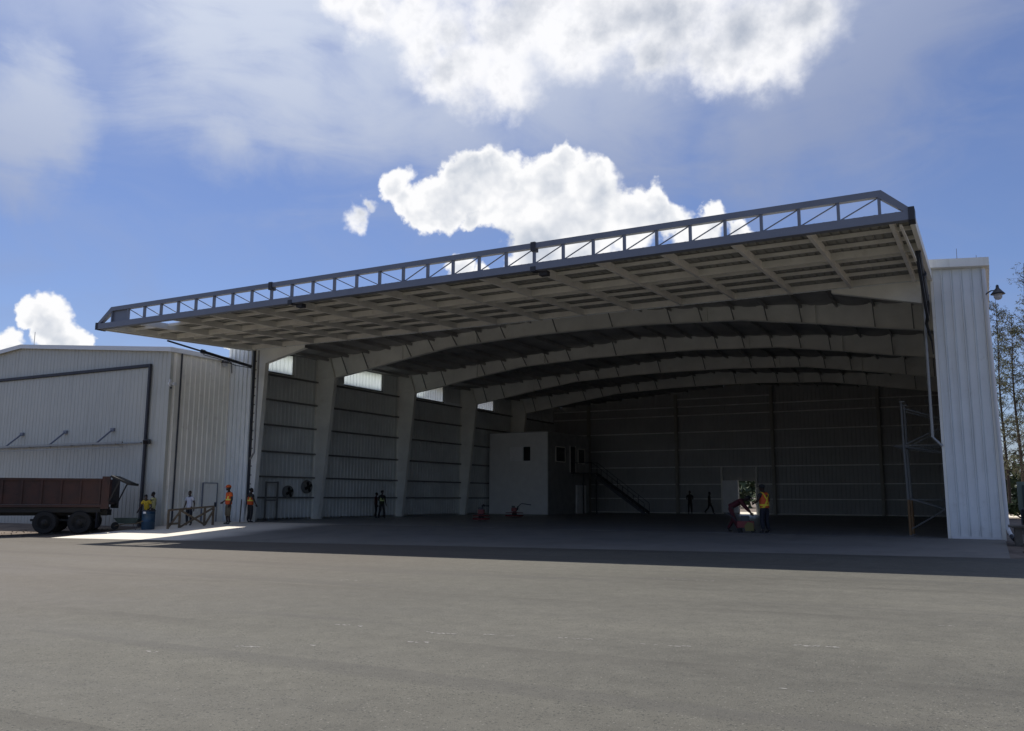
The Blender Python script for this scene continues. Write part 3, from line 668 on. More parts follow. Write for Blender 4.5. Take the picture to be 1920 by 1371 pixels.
# ================================================================== the smaller hangar beside it
SB = thing('small_hangar', 'smaller white metal shed with a shallow gable and closed door behind the dump truck', 'building', (-53.8, 33.1, -.2))
S = lambda mb, name, m, at=None, parent=None, **k: P(mb, name, m, at, parent or SB, **k)
sz = lambda x: 10.92-.089*abs(x+53.8)
S(sheet(MB(), (-67.7, 33.1), (-53.8, 33.1), -.6, lambda p: sz(p.x), .33, .06, .02), 'front_wall', 'shed_white')
S(sheet(MB(), (-53.8, 33.1), (-39.98, 33.1), -.6, lambda p: sz(p.x), .33, .06, .02), 'front_wall', 'shed_white')
SW = S(sheet(MB(), (-39.9, 33.14), (-39.9, 37.42), -.6, 9.66, .36, .09, .045, (1, 0)), 'side_wall', 'beige')
S(sheet(MB(), (-67.7, 33.1), (-67.7, 58), -.6, 9.66, .36, .07, .04, (-1, 0)), 'side_wall', 'shed_white')
S(sheet(MB(), (-67.7, 58), (-40.1, 58), -.6, 9.66, .36, .07, .04, (0, 1)), 'rear_wall', 'white')
for s_ in (-1, 1):
    e = -53.8+s_*14.05
    S(MB().prism([(-53.8, 32.9, 10.98), (e, 32.9, sz(e)+.06), (e, 32.9, sz(e)+.10), (-53.8, 32.9, 11.02)], (0, 25.2 if s_ < 0 else 4.5, 0)), 'roof', 'white')
    S(MB().prism([(-53.8, 32.86, 10.78), (e, 32.86, sz(e)-.16), (e, 32.86, sz(e)+.09), (-53.8, 32.86, 11.03)], (0, .04, 0)), 'rake_trim', 'white_trim')
S(MB().prism([(-53.8, 37.4, 10.6), (-39.95, 37.4, 9.36), (-39.95, 37.4, 9.40), (-53.8, 37.4, 10.98)], (0, 20.6, 0)), 'roof', 'white')
S(MB().box((-39.96, 32.9, 9.50), (-39.74, 37.4, 9.76)), 'eave_gutter', 'white_trim')
S(MB().box((-40.06, 33.02, -.6), (-39.85, 33.22, 9.6)), 'corner_trim', 'shed_white')
S(MB().tube([(-39.78, 33.72, 9.5), (-39.80, 33.72, .1), (-39.70, 33.66, -.05)], .05, 8), 'downspout', 'frame_dark', None, SW)  # dark colour stands in for the shade on this narrow pipe
S(MB().box((-39.90, 33.24, -.5), (-39.838, 35.70, .58)).box((-39.90, 36.98, -.5), (-39.838, 37.4, .58)), 'base_band', 'beige', None, SW)
dd = S(MB().box((-39.9, 35.84, -.02), (-39.825, 36.84, 2.2)), 'side_door', 'beige', (-39.85, 35.84, 0), SW)
S(MB().box((-39.9, 35.79, -.1), (-39.80, 35.83, 2.25)).box((-39.9, 36.85, -.1), (-39.80, 36.89, 2.25)).box((-39.9, 35.83, 2.21), (-39.80, 36.85, 2.25)), 'door_frame', 'door_paint', None, SW)
S(MB().box((-39.82, 36.70, .85), (-39.74, 36.78, 1.12)), 'door_handle', 'dark_steel', None, SW)
# its folding door
SD = S(sheet(MB(), (-66.2, 33.02), (-41.62, 33.02), -.55, 8.72, .33, .06, .02), 'hangar_door', 'shed_white')
S(MB().box((-66.4, 32.9, 8.76), (-41.40, 33.04, 8.92)), 'head_trim', 'frame_dark', None, SD)
S(MB().box((-41.54, 32.9, -.55), (-41.40, 33.035, 8.755)), 'jamb_seal', 'frame_dark', None, SD)
for y, z, t in ((32.05, 4.42, .10), (32.92, 4.44, .07), (32.05, 4.16, .05)): S(MB().box((-66.0, y-.04, z-t/2), (-41.75 if y > 32.5 else -42.2, y+.04, z+t/2)), 'truss_chord', 'galv', None, SD)
for k in range(9):
    x = -42.9-2.0*k; S(MB().bar((x, 32.05, 4.4), (x-1.0, 32.9, 4.42), .04, .05).bar((x-1.0, 32.9, 4.42), (x-2.0, 32.05, 4.4), .04, .05), 'truss_lacing', 'galv', None, SD)
for k in range(6):
    x = -44.4-4.3*k; S(MB().bar((x, 32.05, 4.45), (x+.1, 32.92, 5.25), .06, .09).box((x-.02, 32.86, 5.15), (x+.26, 32.98, 5.35)), 'knee_brace', 'door_paint', None, SD)
S(MB().tube([(-53.05, 33.3, 10.9), (-53.05, 33.3, 11.85)], .02, 6), 'antenna', 'galv')
# flood lights on it
def flood(at, face, label, group=None):
    t = thing('flood_light', label, 'light', at, 0)
    x, y, z = at; f_ = Vector(face)
    P(MB().box((x-.05, y-.05, z-.12), (x+.05, y+.05, z+.12)), 'bracket', 'galv', None, t)
    P(MB().bar((x+f_.x*.06, y+f_.y*.06, z), (x+f_.x*.32, y+f_.y*.32, z-.06), .30, .24), 'housing', 'frame_dark', None, t)
    P(MB().bar((x+f_.x*.33, y+f_.y*.33, z-.07), (x+f_.x*.345, y+f_.y*.345, z-.075), .26, .20), 'lens', 'glass', None, t)
flood((-41.2, 33.0, 4.5), (.35, -1, 0), 'dark box floodlight fixed beside the jamb of the small shed door')
t = thing('security_light', 'small white twin-head light high on the corner of the small shed', 'light', (-39.84, 33.05, 7.7))
P(MB().box((-39.86, 33.0, 7.55), (-39.80, 33.12, 7.95)), 'base', 'white_trim', None, t)
for dz, y in ((.08, 32.9), (.08, 33.2), ): P(MB().lathe([(.03, 0), (.09, .06), (.11, .2)], (-39.8, y, 7.68), 'x', 10), 'lamp_head', 'white_trim', None, t)
P(MB().box((-39.82, 33.02, 7.42), (-39.72, 33.10, 7.5)), 'sensor', 'frame_dark', None, t)
# gooseneck lamps on the hangar corners
def goose(x, y, z, s_, label, fwd=0.):
    t = thing('wall_lamp', label, 'lamp', (x, y, z), 0, 'gooseneck lamps on the hangar corners')
    pts = [(x, y, z), (x, y-.05, z+.45), (x+s_*.05, y-.07, z+.62), (x+s_*.22, y-.09-fwd*.5, z+.72), (x+s_*.40, y-.1-fwd, z+.72)]
    P(MB().tube(pts, .025, 8), 'arm', 'dark_steel', None, t)
    cx_ = x+s_*.44; y -= fwd
    P(MB().lathe([(.02, .93), (.05, .9), (.06, .80), (.11, .74), (.21, .62), (.26, .56)], (cx_, y-.1, z), 'z', 16), 'shade', 'dark_steel', None, t, smooth=True)
    P(MB().lathe([(.14, .56), (.15, .50), (.14, .42), (.09, .36), (.03, .34)], (cx_, y-.1, z), 'z', 14), 'globe', 'globe', None, t, smooth=True)
goose(.42, 37.32, 8.68, 1, 'dark gooseneck lamp on the right corner of the big hangar')
goose(-39.66, 37.36, 8.82, -.12, 'dark gooseneck lamp beside the left corner of the big hangar', .42)

# ================================================================== inside the hangar
t = thing('office_block', 'plain two storey grey office box standing at the far left of the hangar floor', 'office', (-36.4, 68, 0))
O = lambda mb, name, m, at=None, parent=None: P(mb, name, m, at, parent or t)
wx = (-37.30, -36.25, -35.12)
O(MB().box((-39.35, 68, .006), (-33.5, 68.14, 4.6)).box((-39.35, 68, 5.95), (-33.5, 68.14, 7.15)).box((-39.35, 68, 4.6), (wx[0], 68.14, 5.95)).box((wx[2], 68, 4.6), (-33.5, 68.14, 5.95)), 'front_wall', 'office')['kind'] = 'stuff'
fr = O(MB().box((wx[0], 67.97, 4.6), (wx[2], 68.02, 4.66)).box((wx[0], 67.97, 5.89), (wx[2], 68.02, 5.95)).box((wx[0], 67.97, 4.66), (wx[0]+.06, 68.02, 5.89)).box((wx[2]-.06, 67.97, 4.66), (wx[2], 68.02, 5.89)).box((wx[1]+.3, 67.97, 4.66), (wx[1]+.38, 68.02, 5.89)), 'window', 'office', (-36.2, 67.97, 4.6))
O(MB().box((wx[0]+.06, 68.03, 4.66), (wx[1]+.3, 68.05, 5.89)), 'pane', 'shutter', None, fr); O(MB().box((wx[1]+.38, 68.03, 4.66), (wx[2]-.06, 68.05, 5.89)), 'pane', 'glass', None, fr)
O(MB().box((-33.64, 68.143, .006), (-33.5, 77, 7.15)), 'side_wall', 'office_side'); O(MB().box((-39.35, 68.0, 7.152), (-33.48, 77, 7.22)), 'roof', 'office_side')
for y0_, y1_ in ((69.6, 71.6), (74.4, 76.0)):
    w_ = O(MB().box((-33.5, y0_, 4.6), (-33.45, y0_+.08, 6.0)).box((-33.5, y1_-.08, 4.6), (-33.45, y1_, 6.0)).box((-33.5, y0_+.08, 5.92), (-33.45, y1_-.08, 6.0)).box((-33.5, y0_+.08, 4.6), (-33.45, y1_-.08, 4.68)), 'window', 'purlin', (-33.5, y0_, 4.6))
    O(MB().box((-33.49, y0_+.08, 4.68), (-33.47, y1_-.08, 5.92)), 'pane', 'glass', None, w_)
dr = O(MB().box((-33.5, 72.7, 3.75), (-33.46, 73.8, 6.1)), 'upper_door', 'glass', (-33.5, 72.7, 3.75)); O(MB().box((-33.5, 72.6, 3.75), (-33.44, 72.69, 6.2)).box((-33.5, 73.81, 3.75), (-33.44, 73.9, 6.2)), 'frame', 'purlin', None, dr)
O(MB().box((-33.5, 73.9, .01), (-33.42, 76.1, 2.6)), 'lower_door', 'shutter')
t = thing('steel_stairs', 'dark steel stairs coming down from the office upper door', 'stairs', (-30.5, 74.2, 0))
sa, sb = Vector((-31.6, 73.2, 3.72)), Vector((-26.6, 73.2, .02))
P(MB().box((-33.4, 72.6, 3.62), (-31.55, 74.6, 3.72)), 'landing', 'dark_steel', None, t)
for y in (73.2, 74.5): P(MB().bar((sa.x, y, sa.z-.1), (sb.x, y, .12), .06, .26), 'stringer', 'dark_steel', None, t)
for y in (73.2, 74.5):
    P(MB().bar((sa.x, y, sa.z+.95), (sb.x, y, 1.0), .04, .04).bar((-33.4, y, 4.65), (sa.x, y, 4.65), .04, .04), 'handrail', 'dark_steel', None, t)
    for k in range(6): f_ = k/5; P(MB().bar((sa.x+(sb.x-sa.x)*f_, y, sa.z*(1-f_)+.02), (sa.x+(sb.x-sa.x)*f_, y, sa.z*(1-f_)+.97), .04, .04, (0, 1, 0)), 'baluster', 'dark_steel', None, t)
tr = None
for k in range(16):
    f_ = (k+.5)/16; at = (sa.x+(sb.x-sa.x)*f_, 73.25, sa.z*(1-f_))
    if tr is None: tr = P(MB().box((at[0]-.14, 73.24, at[2]-.02), (at[0]+.14, 74.46, at[2]+.02)), 'tread', 'dark_steel', at, t)
    else: copy_part(tr, t, at)
for x in (-33.0, -31.7): P(MB().box((x-.05, 74.5, .01), (x+.05, 74.6, 3.6)), 'post', 'dark_steel', None, t)

# scaffold tower by the right jamb
t = thing('scaffold_tower', 'tall thin scaffold tower with diagonal braces just inside the right of the opening', 'scaffold', (-2.0, 39.9, 0))
for x in (-2.86, -1.0):
    for y in (39.2, 40.8):
        P(MB().tube([(x, y, 1.45), (x-.05, y, 3.7)], .055, 8).tube([(x-.05, y, 3.7), (x-.05, y, 5.45)], .045, 8), 'standard', 'girt', None, t)
        P(MB().tube([(x, y, 0.03), (x, y, 1.45)], .055, 8), 'base_leg', 'orange_steel', None, t); P(MB().box((x-.12, y-.12, .005), (x+.12, y+.12, .03)), 'foot_plate', 'girt', None, t)
        P(MB().box((x-.12, y-.1, 5.45), (x+.08, y+.1, 5.5)), 'head_plate', 'girt', None, t)
for y in (39.2, 40.8):
    for za, zb in ((.25, 1.4), (1.5, .9), (3.6, 3.3), (3.7, 4.6), (5.2, 4.6)): P(MB().tube([(-2.86, y, za), (-1.0, y, zb)], .025, 6), 'brace', 'girt', None, t)
    for z in (1.45, 3.65): P(MB().tube([(-3.3 if z > 3 else -2.86, y, z), (-1.0, y, z)], .025, 6), 'ledger', 'girt', None, t)
for x in (-2.88, -1.02): P(MB().tube([(x, 39.2, 3.6), (x, 40.8, 3.6)], .025, 6).tube([(x, 39.2, 1.5), (x, 40.8, 1.5)], .025, 6), 'transom', 'girt', None, t).__setitem__('kind', 'stuff')

# round wall fans in the first bay
def fan(y, z, r, label):
    t = thing('wall_fan', label, 'fan', (-39.5, y, z), 0, 'round fans on the left wall')
    P(MB().lathe([(r, -.02), (r*1.06, .1), (r, .22), (r*.85, .22)], (-39.6, y, z), 'x', 18), 'housing', 'girt', None, t)
    P(MB().lathe([(r*.14, .1), (r*.2, .2), (r*.1, .3)], (-39.6, y, z), 'x', 10), 'hub', 'black', None, t)
    for k in range(4):
        a = k*math.pi/2+.4; P(MB().bar((-39.34, y+r*.2*math.cos(a), z+r*.2*math.sin(a)), (-39.34, y+r*.8*math.cos(a), z+r*.8*math.sin(a)), .05, r*.4, (0, math.sin(a), -math.cos(a))), 'blade', 'black', None, t)
fan(42.45, 1.75, .40, 'dark round fan hung on the left wall, farther from its column')
fan(44.2, 2.1, .42, 'dark round fan hung on the left wall, close beside the first column')
t = thing('pipe_rack', 'dark pipe frame standing against the left wall behind the orange vested man', 'rack', (-39.2, 40.6, 0))
for y in (40.2, 41.2): P(MB().box((-39.3, y, .01), (-39.2, y+.08, 2.4)), 'upright', 'girt', None, t)
for z in (1.2, 2.3): P(MB().box((-39.29, 40.28, z), (-39.21, 41.2, z+.08)), 'rail', 'girt', None, t)

# concrete finishing machines (power trowels)
def trowel(x, y, rz, label, s_=1.0, tank=True):
    t = thing('power_trowel', label, 'machine', (x, y, 0), rz, 'red power trowels on the floor', local=True)
    b = lambda mb, n_, m, at=(0, 0, 0), **k: P(mb, n_, m, at, t, **k)
    r = .62*s_
    b(MB().lathe([(r, .08), (r+.03, .10), (r+.03, .16), (r, .18), (r-.05, .16), (r-.05, .10)], (0, 0, 0), 'z', 20), 'guard_ring', 'machine_red')
    b(MB().lathe([(r, .30), (r+.02, .31), (r+.02, .34), (r, .35)], (0, 0, 0), 'z', 20), 'upper_ring', 'machine_red')
    for k in range(4):
        a = k*math.pi/2+.5; b(MB().bar((.1*math.cos(a), .1*math.sin(a), .06), (r*.9*math.cos(a), r*.9*math.sin(a), .03), .16, .012), 'blade', 'galv')
        b(MB().bar((0, 0, .36), (r*math.cos(a), r*math.sin(a), .32), .04, .05), 'spoke', 'machine_red')
    b(MB().lathe([(.16, .08), (.20, .2), (.15, .38), (.12, .42)], (0, 0, 0), 'z', 12), 'gearbox', 'dark_steel')
    b(MB().box((-.2, -.18, .42), (.18, .2, .70)), 'engine', 'machine_red'); b(MB().box((-.18, -.12, .702), (.05, .14, .84)), 'fuel_tank', 'dark_steel')
    b(MB().tube([(.15, .1, .5), (.22, .22, .6), (.22, .22, .8)], .045, 8), 'exhaust', 'dark_steel')
    b(MB().tube([(.1, 0, .45), (.35, 0, .85), (.55, 0, 1.02), (1.25, 0, .92)], .028, 8), 'handle', 'dark_steel'); b(MB().tube([(1.22, -.25, .92), (1.22, .25, .92)], .03, 8), 'grip', 'black')
    return t
trowel(-28.1, 47.6, 1.9, 'smaller dark red power trowel left of the other, before the third column', .85)
trowel(-31.2, 57.7, R(20), 'red power trowel with a long handle in front of the office box', 1.05)
t = thing('floor_saw', 'small dark red machine with yellow guard being worked by the stooping man', 'machine', (-9.35, 38.5, 0), R(10), local=True)
b = lambda mb, n_, m: P(mb, n_, m, (0, 0, 0), t)
b(MB().box((-.35, -.2, .22), (.35, .2, .5)), 'body', 'machine_red'); b(MB().box((-.2, -.16, .502), (.15, .16, .72)), 'engine', 'dark_steel')
b(MB().prism([(.0, -.26, .08), (.36, -.26, .10), (.33, -.26, .42), (.1, -.26, .48), (-.05, -.26, .3)], (0, .05, 0)), 'blade_guard', 'yellow_cloth').data.materials.__setitem__(0, mat('dull_yellow_paint', (.16, .13, .03), .6))
for x, y in ((-.28, -.25), (-.28, .2), (.3, -.2), (.3, .22)): b(MB().lathe([(.09, 0), (.09, .05)], (x, y, .10), 'y', 12), 'wheel', 'black')
b(MB().tube([(-.3, -.18, .45), (-.75, -.18, .85), (-.75, .18, .85), (-.3, .18, .45)], .02, 6), 'handle', 'dark_steel')

# ================================================================== people
def skin_mesh(name, nodes, edges, sub=1):
    me = bpy.data.meshes.new(name); me.from_pydata([n_[0] for n_ in nodes], edges, [])
    o = bpy.data.objects.new(name, me); COL.objects.link(o)
    md = o.modifiers.new('skin', 'SKIN'); md.use_smooth_shade = True
    sv = me.skin_vertices[0].data
    for i, (_, r_) in enumerate(nodes): sv[i].radius = (r_, r_) if not isinstance(r_, tuple) else r_; sv[i].use_root = (i == 0)
    if sub: s_ = o.modifiers.new('sub', 'SUBSURF'); s_.levels = sub; s_.render_levels = sub
    bpy.context.view_layer.update()
    ev = o.evaluated_get(bpy.context.evaluated_depsgraph_get()); out = bpy.data.meshes.new_from_object(ev)
    bpy.data.objects.remove(o); bpy.data.meshes.remove(me); return out
def from_mesh(me):
    mb = MB(); mb.v = [v.co.copy() for v in me.vertices]; mb.f = [tuple(p.vertices) for p in me.polygons]; return mb
def ball(mb, c_, rx, ry, rz_, n=14, m_=9, nose=None):
    i0 = len(mb.v); c_ = Vector(c_)
    for j in range(m_+1):
        ph = math.pi*j/m_
        for k in range(n):
            a = 2*math.pi*k/n; mb.v.append(c_+Vector((rx*math.sin(ph)*math.cos(a), ry*math.sin(ph)*math.sin(a), rz_*math.cos(ph))))
    for j in range(m_):
        for k in range(n): mb.f.append((i0+j*n+k, i0+(j+1)*n+k, i0+(j+1)*n+(k+1) % n, i0+j*n+(k+1) % n))
    return mb
def person(label, at, face, height, pose=None, top='white_cloth', top_len=.88, trousers='navy', short=False, sleeves=True, vest=None, hat=None, boots='grey_boot', group=None, skin='skin', lean=0., head_turn=0., stout=1.):
    """face: heading in degrees (0 looks along +Y); joints in a 1.75 m frame, x right, y forward"""
    s_ = height/1.75
    t = thing('person', label, 'person', at, R(-face), group, local=True); t.scale = (s_*stout, s_*stout, s_)
    J = dict(pelvis=(0, 0, .95), waist=(0, .0, 1.08), chest=(0, 0, 1.28), neck0=(0, -.01, 1.43), neck1=(0, .01, 1.52), head=(0, .03, 1.63),
             shL=(-.18, -.01, 1.40), shR=(.18, -.01, 1.40), elL=(-.25, -.03, 1.13), elR=(.25, -.03, 1.13), wrL=(-.27, .07, .89), wrR=(.27, .07, .89),
             hiL=(-.09, 0, .90), hiR=(.09, 0, .90), knL=(-.11, .02, .49), knR=(.11, .02, .49), anL=(-.12, -.03, .09), anR=(.12, -.03, .09))
    J = {k: Vector(v) for k, v in J.items()}
    if lean:      # bend at the hips
        Rm = Matrix.Rotation(-R(lean), 3, 'X'); piv = J['pelvis'].copy()
        for k in ('waist', 'chest', 'neck0', 'neck1', 'head', 'shL', 'shR', 'elL', 'elR', 'wrL', 'wrR'): J[k] = piv+Rm @ (J[k]-piv)
        back = Vector((0, -.12*math.sin(R(lean)), 0))
        for k in J:
            if k[:2] not in ('kn', 'an'): J[k] = J[k]+back
    for k, v in (pose or {}).items(): J[k] = Vector(v)
    toe = {q: J['an'+q]+Vector((.02*(1 if q == 'R' else -1), .15, -.055)) for q in 'LR'}
    B = lambda mb, n_, m, **k: mb.build(n_, M[m] if isinstance(m, str) else m, t, (0, 0, 0), smooth=True, **k)
    # body: one continuous skin
    nm = ['pelvis', 'waist', 'chest', 'neck0', 'neck1', 'head', 'shL', 'elL', 'wrL', 'shR', 'elR', 'wrR', 'hiL', 'knL', 'anL', 'hiR', 'knR', 'anR']
    rd = [(.13, .10), (.12, .095), (.14, .10), (.07, .07), (.05, .05), (.05, .05), .062, .042, .028, .062, .042, .028, .085, .058, .038, .085, .058, .038]
    ix = {n_: i for i, n_ in enumerate(nm)}
    nodes = [(J[n_], r_) for n_, r_ in zip(nm, rd)]
    ed = [('pelvis', 'waist'), ('waist', 'chest'), ('chest', 'neck0'), ('neck0', 'neck1'), ('neck1', 'head'), ('neck0', 'shL'), ('shL', 'elL'), ('elL', 'wrL'), ('neck0', 'shR'), ('shR', 'elR'), ('elR', 'wrR'),
          ('pelvis', 'hiL'), ('hiL', 'knL'), ('knL', 'anL'), ('pelvis', 'hiR'), ('hiR', 'knR'), ('knR', 'anR')]
    mb = from_mesh(skin_mesh('b', nodes, [(ix[a], ix[b_]) for a, b_ in ed]))
    hd = J['head']+Vector((0, .005, .015)); hdir = (J['head']-J['neck1']).normalized(); Q = Vector((0, 0, 1)).rotation_difference(hdir) if lean > 5 else Matrix.Identity(3)
    if not isinstance(Q, Matrix): Q = Q.to_matrix()
    Q = Q @ Matrix.Rotation(R(head_turn), 3, 'Z')
    hb = MB(); ball(hb, (0, 0, .015), .075, .095, .115); ball(hb, (0, .055, -.06), .045, .05, .04, 8, 6)
    hb.add([(-.017, .088, -.02), (.017, .088, -.02), (0, .12, -.022), (0, .092, .03)], [(0, 2, 1), (0, 3, 2), (1, 2, 3), (0, 1, 3)])
    for q in (-1, 1): ball(hb, (q*.077, .0, 0), .012, .025, .035, 6, 5)
    hb.v = [hd+Q @ v for v in hb.v]; mb.add(hb.v, hb.f)
    for q in 'LR':            # hands: palm, four fingers, thumb
        w = J['wr'+q]; d = (w-J['el'+q]).normalized(); sx = 1 if q == 'R' else -1
        side = d.cross(Vector((sx, 0, 0))).normalized(); nrm_ = d.cross(side).normalized()
        hm = MB(); hm.tube([w-d*.02, w+d*.04, w+d*.085], [.026, .036, .034], 8)
        for k in range(4):
            o_ = side*(k-1.5)*.019; L_ = (.062, .072, .07, .055)[k]; a = w+d*.08+o_
            hm.tube([a, a+d*L_*.5, a+d*L_*.9+nrm_*L_*.35*-sx], [.0095, .009, .007], 6)
        hm.tube([w+d*.03+side*.03, w+d*.06+side*.055, w+d*.09+side*.05], [.012, .011, .008], 6); mb.add(hm.v, hm.f)
    B(mb, 'body', skin)
    eb = MB()
    for q in (-1, 1): ball(eb, (q*.03, .083, .005), .011, .012, .008, 6, 4)
    eb.v = [hd+Q @ v for v in eb.v]; B(eb, 'eyes', 'white_cloth')['kind'] = 'stuff'
    hr = MB()
    ball(hr, (0, -.014, .045), .081, .094, .096, 14, 8); hr.v = [hd+Q @ v for v in hr.v]; B(hr, 'hair', 'hair')
    # shirt
    lo = J['pelvis'].lerp(J['waist'], (top_len-.95)/.13)+Vector((0, 0, 0))
    sl_ = .55
    cn = [('waist', J['waist'], (.165, .125)), ('lo', lo, (.165, .125)), ('chest', J['chest'], (.175, .125)), ('neck0', J['neck0'], (.11, .085)), ('shL', J['shL'], .082), ('shR', J['shR'], .082)]
    eg = [('waist', 'lo'), ('waist', 'chest'), ('chest', 'neck0'), ('neck0', 'shL'), ('neck0', 'shR')]
    if sleeves:
        for q in 'LR':
            f_ = 1. if sleeves == 'long' else sl_
            cn.append(('sl'+q, J['sh'+q].lerp(J['el'+q], f_), .068)); eg.append(('sh'+q, 'sl'+q))
            if sleeves == 'long': cn.append(('cf'+q, J['el'+q].lerp(J['wr'+q], .92), .046)); eg.append(('sl'+q, 'cf'+q))
    im = {n_[0]: i for i, n_ in enumerate(cn)}
    B(from_mesh(skin_mesh('s', [(c_[1], c_[2]) for c_ in cn], [(im[a], im[b_]) for a, b_ in eg])), 'shirt', top)
    if vest:
        cn = [(J['waist'], (.188, .145)), (J['pelvis'].lerp(J['waist'], -.35), (.195, .15)), (J['chest'], (.20, .15)), (J['neck0']+Vector((0, 0, -.015)), (.15, .10)), (J['shL'].lerp(J['neck0'], .25), .095), (J['shR'].lerp(J['neck0'], .25), .095)]
        B(from_mesh(skin_mesh('v', cn, [(0, 1), (0, 2), (2, 3), (3, 4), (3, 5)])), 'vest', vest)
    # trousers and boots
    cn = [(J['pelvis'], (.15, .12)), (J['pelvis'].lerp(J['waist'], .5), (.145, .115))]; eg = [(0, 1)]
    for q in 'LR':
        i = len(cn); cn += [(J['hi'+q]-Vector((0, 0, .02)), .105), (J['kn'+q], .08)]; eg += [(0, i), (i, i+1)]
        if short: cn.append((J['kn'+q].lerp(J['an'+q], .35), .075))
        else: cn.append((J['an'+q]+Vector((0, 0, .03)), .066))
        eg.append((i+1, i+2))
    B(from_mesh(skin_mesh('t', cn, eg)), 'trousers', trousers)
    for q in 'LR':
        a = J['an'+q]; B(from_mesh(skin_mesh('f', [(a+Vector((0, -.02, -.03)), (.045, .045)), (a+Vector((0, .07, -.045)), (.045, .035)), (toe[q], (.042, .028)), (a+Vector((0, 0, .08)), .05)], [(0, 1), (1, 2), (0, 3)])), 'boot', boots)
    if hat:
        hm = MB()
        if hat == 'helmet': hm.lathe([(.125, .045), (.118, .05), (.112, .10), (.085, .145), (.04, .168), (.01, .172)], (0, 0, .0), 'z', 16); hm.prism([(-.09, .07, .05), (.09, .07, .05), (.06, .165, .04), (-.06, .165, .04)], (0, 0, .012))
        else: hm.lathe([(.105, .05), (.102, .09), (.075, .125), (.01, .14)], (0, -.005, 0), 'z', 14); hm.prism([(-.07, .06, .055), (.07, .06, .055), (.05, .17, .045), (-.05, .17, .045)], (0, 0, .01))
        hm.v = [hd+Q @ v for v in hm.v]; B(hm, 'hard_hat' if hat == 'helmet' else 'cap', 'orange_plain' if hat == 'helmet' else 'dark_cloth')
    return t
def z0(x, y): return hgt(x, y)+(.002 if y < 37.42 else .004)
person('man in orange vest, red hard hat and khaki trousers standing at the hangar corner', (-36.92, 35.05, z0(-36.9, 35)), 200, 2.08, dict(wrR=(.20, .16, 1.02), elR=(.27, -.04, 1.14)), top='orange_plain', vest='vest_orange', trousers='khaki', hat='helmet', short=True, stout=1.12)
person('bareheaded man in orange vest and dark trousers standing at the left jamb of the opening', (-37.1, 36.85, z0(-37.1, 36.85)), 15, 1.92, dict(wrR=(.34, .10, .93), elR=(.32, .0, 1.16)), top='dark_cloth', vest='vest_orange', trousers='dark_cloth', stout=1.1)
person('man in white t-shirt and dark trousers behind the timber barrier', (-38.5, 33.75, z0(-38.5, 33.7)), 165, 1.85, dict(wrL=(-.26, .0, .86)), top='white_cloth', top_len=.86)
person('man in bright yellow shirt stooping over the blue barrel', (-39.45, 31.75, z0(-39.4, 31.7)), 150, 1.80, dict(elR=(.30, .12, 1.10), wrR=(.34, .25, .90), elL=(-.28, .12, 1.10), wrL=(-.22, .32, .98)), top='yellow_cloth', lean=18)
person('man in pale yellow shirt reaching one arm out to the shed corner', (-39.95, 32.55, z0(-40, 32.5)), 240, 1.86, dict(elL=(-.38, .08, 1.30), wrL=(-.62, .12, 1.42)), top='cream_cloth')
person('man in orange vest with bright diagonal yellow tape standing beside the stooping man in red', (-8.52, 38.46, .004), -60, 2.05, dict(elR=(.27, .04, 1.15), wrR=(.20, .26, 1.05), elL=(-.27, .04, 1.15), wrL=(-.2, .26, 1.08)), top='dark_cloth', vest='vest_cross', trousers='navy', hat='cap', stout=1.12, lean=4)
person('man in dark red overalls stooping over a floor machine', (-9.95, 38.85, .004), 80, 2.05, dict(wrL=(-.2, .62, .72), wrR=(.18, .62, .72), elL=(-.24, .42, .95), elR=(.24, .42, .95), anL=(-.2, -.25, .09), knL=(-.17, -.02, .48), anR=(.2, .18, .09)), top='maroon', sleeves='long', trousers='maroon', lean=62)
person('man in green vest with pale tape walking beside the second column', (-36.97, 49.04, .004), 120, 1.88, dict(elR=(.27, .06, 1.15), wrR=(.16, .24, 1.05), anL=(-.12, .15, .09), knL=(-.11, .12, .49), anR=(.13, -.2, .1)), top='dark_cloth', vest='vest_green', trousers='dark_cloth', hat='cap')
person('man in dark red standing just behind the green vested man', (-37.9, 49.6, .004), 60, 1.75, top='maroon', trousers='dark_cloth')
person('dark figure with folded arms near the back wall, left of the rear door', (-24.4, 79.5, .004), 170, 2.1, dict(elL=(-.26, .08, 1.15), wrL=(.02, .2, 1.16), elR=(.26, .08, 1.15), wrR=(-.02, .22, 1.12)), top='dark_cloth', trousers='dark_cloth')
person('dark figure striding along the back wall towards the rear door', (-22.6, 79.6, .004), 80, 2.0, dict(anL=(-.1, .3, .09), knL=(-.1, .22, .5), anR=(.1, -.36, .14), knR=(.1, -.08, .5)), top='dark_cloth', trousers='dark_cloth')

